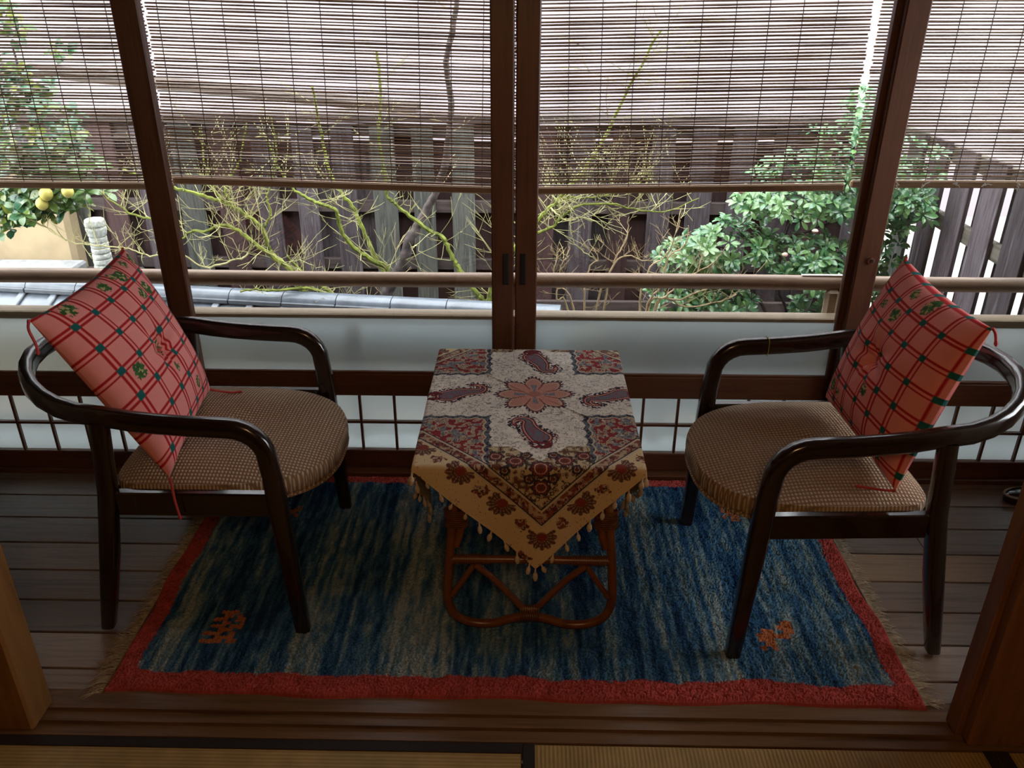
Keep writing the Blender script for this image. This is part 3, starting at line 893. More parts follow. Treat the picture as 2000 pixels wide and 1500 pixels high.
stick_shrub((at(1270, 610, Y3).x, Y3, -.55), 'leafless tan shrub in front of the glossy green shrub',
            [[(1262, 860, Y3), (1265, 610, Y3), (1300, 580, Y3), (1340, 545, Y3), (1390, 515, Y3), (1420, 480, Y3)],
             [(1262, 860, Y3), (1260, 620, Y3), (1290, 560, Y3), (1305, 505, Y3), (1340, 475, Y3), (1345, 440, Y3)],
             [(1262, 860, Y3), (1275, 610, Y3), (1330, 585, Y3), (1390, 560, Y3), (1440, 540, Y3)],
             [(1262, 850, Y3), (1250, 610, Y3), (1265, 530, Y3), (1300, 500, Y3), (1330, 430, Y3)],
             [(1262, 850, Y3), (1280, 600, Y3), (1340, 600, Y3), (1400, 590, Y3), (1440, 575, Y3)]], 'twig_t', 16, (.06, .2))


# ------------------------------------------------------------------ leafy plants
def leaf_verts(L, W, curl):
    pts = []
    prof = [(0, .0), (.12, .25), (.35, .72), (.62, 1.0), (.85, .70), (1.0, 0.0)]
    vs = []
    for (t, w) in prof:
        z = curl * (t - t * t * 1.4) * L
        if w == 0:
            vs.append((t * L, 0, z))
        else:
            vs += [(t * L, -w * W / 2, z + .12 * W * w), (t * L, 0, z), (t * L, w * W / 2, z + .12 * W * w)]
    fs = [(0, 1, 2), (0, 2, 3)]
    for i in range(3):
        a = 1 + 3 * i; b = a + 3
        fs += [(a, b, b + 1, a + 1), (a + 1, b + 1, b + 2, a + 2)]
    fs += [(10, 13, 11), (11, 13, 12)]
    return [Vector(v) for v in vs], fs


def leafy(e, spots, L, W, mat, per, singles):
    """rosettes of leaves; the leaves that show largest are parts of their own, the others one mass"""
    var = []
    for v in range(5):
        vs, fs = leaf_verts(L, W, random.uniform(.1, .5)); var.append((vs, fs, MB().add(vs, fs).mesh('leaf', mat, True)))
    allL = []
    for (c, ax) in spots:
        ax = ax.normalized(); q = Vector((0, 0, 1)).rotation_difference(ax).to_matrix()
        n_ = per + random.randrange(-1, 2); a0 = random.uniform(0, 6.28)
        for k_ in range(n_):
            a = a0 + 2 * math.pi * k_ / n_ + random.uniform(-.25, .25); el = random.uniform(-.1, .75)
            R_ = q @ Matrix.Rotation(a, 3, 'Z') @ Matrix.Rotation(-el, 3, 'Y') @ Matrix.Rotation(random.uniform(-.4, .4), 3, 'X')
            s_ = random.uniform(.7, 1.15)
            allL.append((c + R_ @ Vector((.006, 0, 0)), R_, s_, random.randrange(5)))
    allL.sort(key=lambda t: (t[0] - Vector((0, 0, CAM_H))).length + random.uniform(0, .15) + (0.6 if t[0].z > .9 else 0))
    rest = MB()
    for i, (c, R_, s_, v) in enumerate(allL):
        if i < singles:
            o_ = place('leaf', var[v][2], e, c); o_.rotation_euler = R_.to_euler(); o_.scale = (s_, s_, s_)
        else:
            rest.add([c + R_ @ (p * s_) for p in var[v][0]], var[v][1])
    if rest.v:
        o_ = rest.build('foliage', mat, e, True); o_['kind'] = 'stuff'


def blob_spots(blobs, out=.9):
    sp = []
    for (x_, y_, Y_, rx, rz_, ry, n_) in blobs:
        c = at(x_, y_, Y_)
        for _ in range(int(n_ * 1.3)):
            while True:
                d = Vector((random.uniform(-1, 1), random.uniform(-1, .8), random.uniform(-1, 1)))
                if d.length < 1: break
            d *= random.uniform(.6, 1.0) / max(d.length, .3)
            p = c + Vector((d.x * rx, d.y * ry, d.z * rz_))
            if p.y > YF - .10 or p.x > 1.87: continue
            sp.append((p, Vector((d.x * .6, d.y * .6 - .35, d.z * .5 + .7))))
    return sp


YS = 3.95
shr = empty('evergreen_shrub', (at(1560, 560, 4.1).x, 4.1, -.55), 'glossy green evergreen shrub in front of the back fence at the right', 'shrub')
sp_s = blob_spots([(1560, 395, YS, .34, .07, .22, 60), (1690, 400, YS, .26, .09, .2, 42), (1780, 400, YS - .1, .14, .09, .15, 26),
                   (1420, 480, YS, .24, .12, .2, 52), (1560, 500, YS - .05, .26, .10, .18, 50), (1340, 500, YS, .14, .08, .15, 20), (1720, 470, YS, .14, .16, .15, 22),
                   (1620, 545, YS - .15, .18, .07, .15, 22), (1330, 575, YS, .2, .09, .15, 28), (1420, 590, YS - .05, .14, .06, .12, 16),
                   (1600, 590, YS, .14, .06, .12, 16), (1690, 545, YS, .12, .12, .14, 14), (1380, 560, YS + .1, .18, .1, .12, 18),
                   (1660, 300, YS, .22, .17, .2, 40), (1690, 230, YS, .12, .14, .15, 20), (1560, 340, YS, .25, .09, .2, 26), (1780, 320, YS - .1, .15, .12, .15, 20)])
leafy(shr, sp_s, .053, .022, 'leaf', 8, 300)
for s_ in ([(1530, 860, 4.15), (1540, 640, 4.15), (1520, 560, 4.1), (1530, 470, 4.05), (1560, 400, 4.0)],
           [(1540, 700, 4.15), (1600, 560, 4.1), (1660, 470, 4.05), (1700, 400, 4.0), (1690, 260, 3.95)],
           [(1530, 680, 4.15), (1470, 560, 4.1), (1420, 490, 4.0), (1370, 480, 3.95)],
           [(1520, 470, 4.05), (1580, 450, 4.0), (1650, 425, 4.0), (1780, 400, 3.9)]):
    m_, _ = branch_mesh(s_, .011, .004); m_.build('branch', 'bark', shr, True)
for (x_, y_) in ((1533, 498), (1592, 452), (1448, 375)):
    c = at(x_, y_, 3.72); mb = MB(); mb.lathe([(.002, -.010), (.012, -.004), (.014, .003), (.008, .010), (.002, .012)], c, 10, .12); mb.build('bloom', 'pinkbloom', shr, True)

YC = 3.85
ct = empty('citrus_tree', (at(-160, 640, 3.6).x, 3.6, -.55), 'leafy citrus tree with yellow fruit in front of the tan plaster wall', 'tree')
sp_c = blob_spots([(20, 400, YC, .12, .06, .12, 20), (75, 405, YC - .05, .13, .07, .12, 20), (60, 375, YC, .22, .05, .14, 18), (150, 372, YC, .14, .03, .1, 12), (10, 430, YC, .06, .08, .08, 8), (140, 400, YC, .07, .04, .08, 6),
                   (60, 250, YC, .22, .22, .2, 70), (10, 180, YC, .16, .15, .15, 30), (110, 320, YC, .18, .08, .15, 26), (60, 330, YC, .22, .08, .15, 24), (0, 30, YC, .10, .12, .1, 12), (125, 95, YC, .03, .03, .03, 3)])
leafy(ct, sp_c, .062, .034, 'leaf_c', 5, 220)
for s_ in ([(-190, 800, 3.6), (-150, 560, 3.62), (-60, 420, 3.75), (10, 370, YC + .05), (70, 300, YC), (60, 200, YC), (20, 80, YC)],
           [(-40, 400, YC + .1), (60, 392, YC), (110, 388, YC), (160, 370, YC)], [(-60, 420, YC + .1), (20, 425, YC), (50, 415, YC)]):
    m_, _ = branch_mesh(s_, .014, .004); m_.build('branch', 'bark', ct, True)
for (x_, y_, r_) in ((90, 379, .029), (82, 398, .027), (132, 374, .026)):
    c = at(x_, y_, YC - .14); mb = MB(); prof = [(r_ * .15, -r_ * 1.1)]
    for k in range(1, 8):
        a = -math.pi / 2 + math.pi * k / 8; prof.append((r_ * math.cos(a), r_ * 1.08 * math.sin(a)))
    prof.append((r_ * .12, r_ * 1.15)); mb.lathe(prof, c, 14); mb.build('fruit', 'fruit', ct, True)

# ------------------------------------------------------------------ rug
RX0, RX1, RY0, RY1 = -1.072, 1.020, 1.532, 2.562


def rug():
    e = empty('rug', ((RX0 + RX1) / 2, (RY0 + RY1) / 2, 0), 'shaggy blue wool rug with a red border under the table and chairs', 'rug')
    nx, ny = 560, 280
    gx = np.linspace(0, 1, nx)[:, None] * np.ones((1, ny)); gy = np.ones((nx, 1)) * np.linspace(0, 1, ny)[None]
    X = RX0 + (RX1 - RX0) * gx; Y = RY0 + (RY1 - RY0) * gy
    wob = .006 * np.sin(gy * 9) + .004 * np.sin(gy * 23 + 1)
    Xw = X + wob * (np.abs(gx - .5) * 2) ** 4
    Yw = Y + (.004 * np.sin(gx * 17) + .003 * np.sin(gx * 41)) * (1 - gy) ** 3 - .014 * (gx - .5) * (1 - gy)
    # print: streaks of blue running front to back
    f1 = vnoise(X * 26 + .5 * vnoise(X * 6, Y * 3, 5), Y * 1.6, 1); f2 = vnoise(X * 75, Y * 5, 2); f3 = vnoise(X * 9, Y * .8, 3); f4 = RNG.random((nx, ny))
    f5 = vnoise(X * 160, Y * 26, 6)
    v = .26 * f1 + .32 * f2 + .18 * f3 + .24 * f5
    v = np.clip((v - .28) / .44, 0, 1)
    stops = np.array([0, .25, .45, .62, .8, 1.0])
    cols = np.array([(.014, .042, .105), (.026, .085, .185), (.05, .135, .235), (.10, .19, .25), (.17, .25, .275), (.28, .34, .34)])
    C = np.stack([np.interp(v, stops, cols[:, i]) for i in range(3)], -1)
    C *= (.72 + .56 * f4)[..., None]
    # small orange animals
    def animal(cx, cy, rows, s=.0135, flip=False):
        for r_, row in enumerate(rows):
            for c_, ch in enumerate(row):
                if ch == '#':
                    cc = (len(row) - 1 - c_) if flip else c_
                    x0 = cx + (cc - len(row) / 2) * s; y0 = cy + (len(rows) / 2 - r_) * s * 1.15
                    jx = .004 * (vnoise(X * 90, Y * 90, 8) - .5); m_ = (X + jx > x0) & (X + jx < x0 + s) & (Y + jx > y0 - s * 1.15) & (Y + jx < y0)
                    C[m_] = np.array((.42, .145, .06)) * (.75 + .5 * f4[m_])[..., None]
    goat = ['..####..', '...##.#.', '.###..##', '...##..#', '.###.###', '...###..', '####..#.', '...####.', '#####.##']
    dog = ['.....##.', '....###.', '.##..##.', '######..', '###.....', '.##.....', '#.#.....']
    animal(-.832, 1.765, goat, .0125); animal(-.783, 2.325, ['#..#', '####', '.##.', '#..#'], .013)
    animal(.705, 2.345, ['#.##', '####', '.###', '#.##', '..##'], .014); animal(.715, 1.768, dog, .0145)
    # red border
    jag = .010 * (vnoise(X * 22, Y * 22, 9) - .5) + .006 * (f4 - .5)
    bl = (X - RX0 + jag < .058) | (RX1 - X + jag < .058) | (Y - RY0 + jag * 1.4 < .066 + .012 * (vnoise(X * 5, Y * 0, 12) - .5)) | (RY1 - Y + jag < .05)
    red = np.array((.38, .066, .058)) * (.62 + .5 * f4 + .35 * vnoise(X * 40, Y * 40, 10))[..., None]
    C[bl] = red[bl]
    edge = np.minimum(np.minimum(gx, 1 - gx) * (RX1 - RX0), np.minimum(gy, 1 - gy) * (RY1 - RY0))
    h = .013 * np.clip(edge / .012, 0, 1) ** .6
    Z = .001 + h * (.72 + .40 * f4 + .25 * (vnoise(X * 60, Y * 60, 4) - .5)) + .002 * vnoise(X * 5, Y * 5, 14)
    Z[edge < 1e-6] = .0
    P_ = np.stack([Xw, Yw, Z], -1)
    col = np.concatenate([C, np.ones((nx, ny, 1))], -1)
    me = grid_mesh('pile', P_, 'rug', col, np.stack([X, Y], -1), False)
    pile = place('pile', me, e)
    # fringe at both short ends
    fr = MB()
    for side in (0, 1):
        for i in range(430):
            y_ = RY0 + .002 + (RY1 - RY0 - .004) * i / 429 + random.uniform(-.002, .002)
            x_ = (RX0 + .003) if side == 0 else (RX1 - .003); sg = -1 if side == 0 else 1
            L = random.uniform(.022, .05) * (1.25 if y_ < 1.75 else 1); a = random.uniform(-.7, .5)
            p = [Vector((x_, y_, .006)), Vector((x_ + sg * L * .5, y_ + a * L * .4, .005 + random.uniform(0, .005))), Vector((x_ + sg * L, y_ + a * L, .0016 + random.uniform(0, .003)))]
            fr.tube(p, [.0014, .0012, .0006], 3)
    o_ = fr.build('fringe', 'fringe', e); o_['kind'] = 'stuff'; o_['label'] = 'cream wool fringe'
    return e


rug()

# ------------------------------------------------------------------ armchairs
RUGZ = .012


def armchair(label):
    e = empty('armchair', (0, 0, 0), label, 'chair', 'bentwood armchairs facing the table', local=True)
    e['_local'] = 1
    UP = Vector((0, 0, 1)); yv = Vector((0, 1, 0))
    # arm loop: leaves the front legs, bends back, runs level and closes round the back
    half = []
    half.append(((.243, .300, .500)))
    half.append(((.238, .300, .545)))
    for k in range(1, 7):
        a = math.pi / 2 * k / 6
        half.append((.148 + .090 * math.cos(a), .300, .553 + .088 * math.sin(a)))
    half += [(.095, .300, .643), (.036, .300, .646), (-.030, .300, .651), (-.09, .300, .658), (-.15, .2985, .668)]
    for k in range(1, 9):
        a = math.pi / 2 * k / 8
        half.append((-.165 - .288 * math.sin(a), .298 * math.cos(a), .670 + .047 * math.sin(a) ** 1.5))
    other = [(x_, -y_, z_) for (x_, y_, z_) in reversed(half[:-1])]
    path = [Vector(p) for p in half + other]; n_ = len(path); sides = []; ups = []; w = []; h = []
    for i, p in enumerate(path):
        t = (path[min(i + 1, n_ - 1)] - path[max(i - 1, 0)]).normalized()
        th = Vector((t.x, t.y, 0))
        s_ = yv.copy() if abs(p.x) < .25 and p.x > -.14 else Vector((-th.y, th.x, 0)).normalized()
        if p.x > -.14: s_ = Vector((0, -1 if t.x < 0 else 1, 0)) if abs(t.z) < .99 else Vector((0, -1, 0))
        if p.x > -.14: s_ = Vector((0, -1, 0)) if i < n_ / 2 else Vector((0, 1, 0))
        u_ = t.cross(s_).normalized()
        if i < n_ / 2: pass
        s_ = s_ if True else s_
        sides.append(s_); ups.append(u_)
        back = 1 if p.x < -.2 else 0
        w.append(.040 if p.x > .1 else .037); h.append(.050 if p.x < .2 else .048)
    # keep neighbouring section axes on the same side
    for i in range(1, n_):
        if sides[i].dot(sides[i - 1]) < 0: sides[i] = -sides[i]; ups[i] = -ups[i]
    MB().sweep(path, sides, ups, w, h, .32).build('arm_loop', 'lacquer', e, True)
    for s_ in (1, -1):
        # front leg
        p = [Vector((.268, .300 * s_, 0)), Vector((.258, .300 * s_, .2)), Vector((.248, .300 * s_, .40)), Vector((.243, .300 * s_, .502))]
        MB().sweep(p, [Vector((0, 1, 0))] * 4, [Vector((1, 0, 0))] * 4, [.038, .040, .042, .040], [.040, .044, .050, .048], .28).build('leg', 'lacquer', e, True)
        # rear leg, raked back
        p = [Vector((-.280, .296 * s_, 0)), Vector((-.262, .297 * s_, .08)), Vector((-.222, .299 * s_, .26)), Vector((-.186, .300 * s_, .45)), Vector((-.166, .300 * s_, .655))]
        MB().sweep(p, [Vector((0, 1, 0))] * 5, [Vector((1, 0, 0))] * 5, [.036, .038, .040, .036, .034], [.036, .042, .050, .048, .044], .28).build('leg', 'lacquer', e, True)
        MB().box((.032, .298 * s_, .418), (.40, .026, .070)).build('side_rail', 'lacquer', e, False, .004)
    MB().box((.238, 0, .405), (.03, .57, .055)).build('front_rail', 'lacquer', e, False, .004)
    MB().box((-.185, 0, .415), (.03, .57, .065)).build('rear_rail', 'lacquer', e, False, .004)
    # upholstered seat with a rounded front
    na, nr = 72, 14
    def outline(a):
        c, s_ = math.cos(a), math.sin(a)
        if c > 0:
            k_ = (abs(c / .345) ** 2.6 + abs(s_ / .283) ** 2.6) ** (-1 / 2.6)
        else:
            k_ = (abs(c / .205) ** 7 + abs(s_ / .283) ** 7) ** (-1 / 7)
        return k_ * c, k_ * s_
    vs = [(0, 0, .496)]; fs = []
    rings = []
    for r_ in range(1, nr + 1):
        t = r_ / nr
        rings.append((t, .462 + .034 * (1 - t ** 3.2)))
    rings += [(1.012, .450), (1.015, .435), (1.010, .418), (.99, .402), (.93, .392)]
    for (t, z_) in rings:
        for k in range(na):
            x_, y_ = outline(2 * math.pi * k / na)
            zz = z_ - (.012 * max(0, x_ / .345) ** 2 if t <= 1 else .012 * max(0, x_ / .345) ** 2)
            vs.append((.01 + x_ * t, y_ * t, zz))
    for k in range(na):
        fs.append((0, 1 + k, 1 + (k + 1) % na))
    for r_ in range(len(rings) - 1):
        for k in range(na):
            a = 1 + r_ * na + k; b = 1 + r_ * na + (k + 1) % na
            fs.append((a, a + na, b + na, b))
    fs.append(tuple(1 + (len(rings) - 1) * na + k for k in range(na)))
    st = MB().add(vs, fs).build('seat', 'seat', e, True); st['label'] = 'beige and brown woven seat upholstery'
    # welt round the foot of the upholstery
    pts = []
    for k in range(na):
        x_, y_ = outline(2 * math.pi * k / na); pts.append((.01 + x_ * 1.0, y_ * 1.0, .404 - .012 * max(0, x_ / .345) ** 2))
    wl = MB().tube(pts, .005, 6, True).build('welt', 'seat', st, True)
    if st.get('_local') is None: wl.location = (0, 0, 0)
    return e


def copy_tree(o, parent=None):
    c = o.copy(); COL.objects.link(c); c.parent = parent
    for ch in list(o.children): copy_tree(ch, c)
    return c


chL = armchair('dark bentwood armchair with a beige woven seat, left of the table')
chR = copy_tree(chL)
chR['label'] = 'dark bentwood armchair with a beige woven seat, right of the table'
chL.location = (-.875, 2.065, .013); chL.rotation_euler = (0, 0, 0)
chR.location = (.828, 2.006, .013); chR.rotation_euler = (0, 0, math.pi + math.radians(2.2))
# a thin gold thread tied round the far arm of the right chair
mb = MB(); ringp = []
for k in range(16):
    a = 2 * math.pi * k / 16; ringp.append((.085, -.300 + .021 * max(-1, min(1, 1.3 * math.cos(a))), .6435 + .0265 * max(-1, min(1, 1.3 * math.sin(a)))))
mb.tube(ringp, .0012, 4, True); th_ = mb.build('gold_thread', 'fruit', chR)


# ------------------------------------------------------------------ plaid cushions
def cushion(corners, face, label, seed, tassels, dimple=(.5, .46)):
    """corners: bottom near, bottom far, top far, top near (world); face: side that looks into the room"""
    bn, bf_, tf, tn = [np.array(c) for c in corners]
    base = (bn + bf_) / 2
    e = empty('cushion', tuple(base), label, 'cushion', 'plaid cushions on the armchairs')
    n_ = 210
    s = np.linspace(0, 1, n_)[:, None] * np.ones((1, n_)); t = np.ones((n_, 1)) * np.linspace(0, 1, n_)[None]
    # edges bow inward between the corners
    inx = .030 * np.sin(np.pi * t) ** .8; iny = .030 * np.sin(np.pi * s) ** .8
    sw = s + (0.5 - s) * 2 * inx; tw_ = t + (.5 - t) * 2 * iny
    P0 = ((1 - sw) * (1 - tw_))[..., None] * bn + (sw * (1 - tw_))[..., None] * bf_ + (sw * tw_)[..., None] * tf + ((1 - sw) * tw_)[..., None] * tn
    nrm = np.cross(bf_ - bn, tn - bn); nrm /= np.linalg.norm(nrm)
    if nrm @ np.array(face) < 0: nrm = -nrm
    a = 4 * s * (1 - s); b = 4 * t * (1 - t)
    prof = (a ** .45) * (b ** .45)
    dd = np.sqrt(((s - dimple[0]) * 1.0) ** 2 + ((t - dimple[1]) * 1.0) ** 2)
    puck = np.exp(-(dd / .085) ** 1.5)
    angp = np.arctan2(t - dimple[1], s - dimple[0])
    wr = .0045 * np.cos(angp * 7 + seed) * np.exp(-(dd / .20) ** 2) * np.clip(dd / .05, 0, 1)
    th_f = .092 * prof - .034 * puck + wr + .004 * (vnoise(s * 7, t * 7, seed) - .5) * prof
    sag = .02 * np.sin(np.pi * t)
    front = P0 + nrm * th_f[..., None]
    backp = P0 - nrm * (.055 * prof)[..., None]
    # print
    Cc = np.zeros((n_, n_, 4)); Cc[..., 3] = 1
    base_c = np.array((.84, .30, .28)); Cc[..., :3] = base_c * (.96 + .08 * vnoise(s * 9, t * 9, seed + 1))[..., None]
    ps, pt = 1 / 6.4, 1 / 6.5; os_, ot = .075 + .02 * seed, .08
    fs_ = ((s - os_) / ps + .5) % 1 - .5; ft = ((t - ot) / pt + .5) % 1 - .5
    red = np.array((.46, .016, .02)); teal = np.array((.015, .12, .115))
    ln = (np.abs(np.abs(fs_) - .088) < .042); lt = (np.abs(np.abs(ft) - .088) < .042)
    Cc[ln, :3] = red; Cc[lt, :3] = red
    sq = (np.abs(fs_) < .128) & (np.abs(ft) < .128); Cc[sq, :3] = teal
    rs = np.random.default_rng(seed + 40)
    for k in range(15):
        cs = os_ + ps * (rs.integers(0, 6) + .5 + rs.uniform(-.2, .2)); ctt = ot + pt * (rs.integers(0, 6) + .5 + rs.uniform(-.15, .15))
        rad = rs.uniform(.032, .056); d2 = np.sqrt((s - cs) ** 2 + ((t - ctt) * 1.0) ** 2)
        nz = vnoise(s * 75, t * 75, seed + 5 + k)
        m1 = (d2 + .03 * (nz - .5) < rad * .9) & (nz > .36); Cc[m1, :3] = np.array((.045, .13, .04)) * (.6 + .9 * vnoise(s[m1] * 110, t[m1] * 110, k))[..., None]
        m2 = (d2 < rad * .55) & (nz < .40); Cc[m2, :3] = np.array((.50, .45, .20))
    uvs = np.stack([s * .5, t * .5], -1)
    f_ = grid_mesh('cover', front, 'pillow', Cc, uvs, True, nrm @ np.cross(bf_ - bn, tn - bn) < 0)
    place('front_cover', f_, e)
    bk = grid_mesh('cover', backp, 'pillow', Cc, uvs, True, nrm @ np.cross(bf_ - bn, tn - bn) > 0)
    place('back_cover', bk, e)
    for (path) in tassels:
        mb_ = MB(); pp = smooth_path(path, 5)
        mb_.tube(pp, [.0045] * 2 + [.0035] * (len(pp) - 4) + [.0050, .0025], 6); mb_.build('tassel', 'tasselr', e, True)
    # button at the tuft
    c = front[int(dimple[0] * n_), int(dimple[1] * n_)] + nrm * .003
    mb_ = MB(); mb_.lathe([(.001, -.004), (.006, -.003), (.008, 0), (.006, .003), (.001, .004)], (0, 0, 0), 10); bme = mb_.mesh('tuft_button', 'tasselr', True)
    bo = place('tuft_button', bme, e, tuple(c)); bo.rotation_euler = Vector((0, 0, 1)).rotation_difference(Vector(nrm)).to_euler()
    return e


LBN, LBF, LTF, LTN = (-.891, 1.758, .512), (-.95, 2.23, .525), (-1.172, 2.32, .937), (-1.178, 1.815, .914)
cushion((LBN, LBF, LTF, LTN), (1, 0, 0), 'red and pink plaid cushion leaning in the left armchair', 1,
        [[LTN, (-1.183, 1.812, .89), (-1.172, 1.807, .855), (-1.168, 1.80, .83)],
         [LBN, (-.885, 1.748, .50), (-.880, 1.738, .465), (-.877, 1.737, .43), (-.874, 1.737, .40)],
         [LBF, (-.925, 2.245, .512), (-.895, 2.252, .505), (-.865, 2.262, .503)],
         [LTF, (-1.180, 2.328, .92), (-1.19, 2.33, .90)]], (.50, .46))
RBN, RBF, RTF, RTN = (.930, 1.752, .505), (.906, 2.225, .525), (1.086, 2.295, .938), (1.072, 1.775, .934)
cushion((RBN, RBF, RTF, RTN), (-1, 0, 0), 'red and pink plaid cushion leaning in the right armchair', 4,
        [[RBN, (.905, 1.757, .503), (.870, 1.768, .502), (.84, 1.775, .503)],
         [RTN, (1.082, 1.775, .92), (1.09, 1.773, .89)],
         [RTF, (1.093, 2.30, .92), (1.10, 2.302, .89)]], (.52, .50))

# ------------------------------------------------------------------ rattan table
TX, TY, TZ = .016, 2.118, .556
HA, HB = .285, .357
tb = empty('rattan_table', (TX, TY, 0.012), 'small rattan side table with looped legs between the two armchairs', 'table')
MB().box((TX, TY, TZ - .016), (HA * 2 - .012, HB * 2 - .012, .024)).build('tabletop', 'rattan', tb, False, .006)


def rattan_frame(y, lean):
    """one end frame: legs that loop into a wavy foot, stretcher, braces and bindings"""
    fx = lambda u: TX + .008 + u
    def P_(u, z): return Vector((fx(u), y + lean * (z - .03), z))
    R0 = .0125
    foot = [P_(-.195, .50), P_(-.200, .42), P_(-.213, .30), P_(-.222, .20), P_(-.226, .12), P_(-.216, .072), P_(-.190, .042), P_(-.148, .027), P_(-.10, .028), P_(-.05, .045), P_(0, .055),
            P_(.05, .045), P_(.10, .028), P_(.148, .027), P_(.190, .042), P_(.216, .072), P_(.226, .12), P_(.222, .20), P_(.213, .30), P_(.200, .42), P_(.195, .50)]
    L = len(foot); hfoot = smooth_path(foot, 5); mid_ = len(hfoot) // 2
    MB().tube(hfoot[:mid_ + 1], R0, 10).build('leg', 'rattan', tb, True)
    MB().tube(hfoot[mid_:], R0, 10).build('leg', 'rattan', tb, True)
    off = Vector((0, -.004, 0))
    MB().tube([P_(-.213, .245), P_(0, .247), P_(.213, .245)], .0115, 10).build('stretcher', 'rattan', tb, True)
    vee = smooth_path([P_(-.150, .232), P_(-.10, .185), P_(-.05, .125), P_(-.02, .088), P_(0, .080), P_(.02, .088), P_(.05, .125), P_(.10, .185), P_(.150, .232)], 5)
    MB().tube([p + off for p in vee], .0095, 8).build('brace', 'rattan', tb, True)
    for s_ in (-1, 1):
        MB().tube([P_(s_ * .150, .230), P_(s_ * .18, .18), P_(s_ * .214, .125)], .0085, 8).build('brace', 'rattan', tb, True)
        MB().tube([P_(s_ * .168, .50), P_(s_ * .172, .42), P_(s_ * .188, .33), P_(s_ * .200, .29)], .0115, 8).build('brace', 'rattan', tb, True)
        # bindings
        mb_ = MB()
        for i in range(9):
            z_ = .355 + i * .0062
            rp = [];
            for k in range(14):
                a = 2 * math.pi * k / 14; rp.append(P_(s_ * (.196), z_) + Vector((.030 * math.cos(a), .0155 * math.sin(a), 0)))
            mb_.tube(rp, .0026, 4, True)
        mb_.build('binding', 'rattan_w', tb, True)
        mb_ = MB()
        for i in range(16):
            u = s_ * (.205 - i * .0062)
            rp = []
            for k in range(12):
                a = 2 * math.pi * k / 12; rp.append(P_(u, .246) + Vector((0, .0135 * math.cos(a), .0135 * math.sin(a))))
            mb_.tube(rp, .0022, 4, True)
        mb_.build('binding', 'rattan_w', tb, True)
    mb_ = MB()
    for i in range(9):
        u = -.024 + i * .006; rp = []
        for k in range(14):
            a = 2 * math.pi * k / 14; rp.append(P_(u, .067) + Vector((0, -.003 + .0145 * math.cos(a), .0285 * math.sin(a))))
        mb_.tube(rp, .0024, 4, True)
    mb_.build('binding', 'rattan_w', tb, True)


rattan_frame(1.785, .02); rattan_frame(2.43, -.02)
for s_ in (-1, 1):
    MB().tube([(TX + .008 + s_ * .213, 1.79, .275), (TX + .008 + s_ * .213, 2.425, .275)], .0105, 8).build('side_stretcher', 'rattan', tb, True)
    MB().tube([(TX + .008 + s_ * .196, 1.79, .505), (TX + .008 + s_ * .196, 2.425, .505)], .0125, 8).build('side_rail', 'rattan', tb, True)
    MB().tube(smooth_path([(TX + s_ * .20, 1.80, .48), (TX + s_ * .205, 1.95, .33), (TX + s_ * .208, 2.108, .29), (TX + s_ * .205, 2.27, .33), (TX + s_ * .20, 2.42, .48)], 6), .009, 8).build('side_brace', 'rattan', tb, True)
for y_ in (1.795, 2.425):
    MB().tube([(TX - .19, y_, .515), (TX + .205, y_, .515)], .0125, 8).build('top_rail', 'rattan', tb, True)


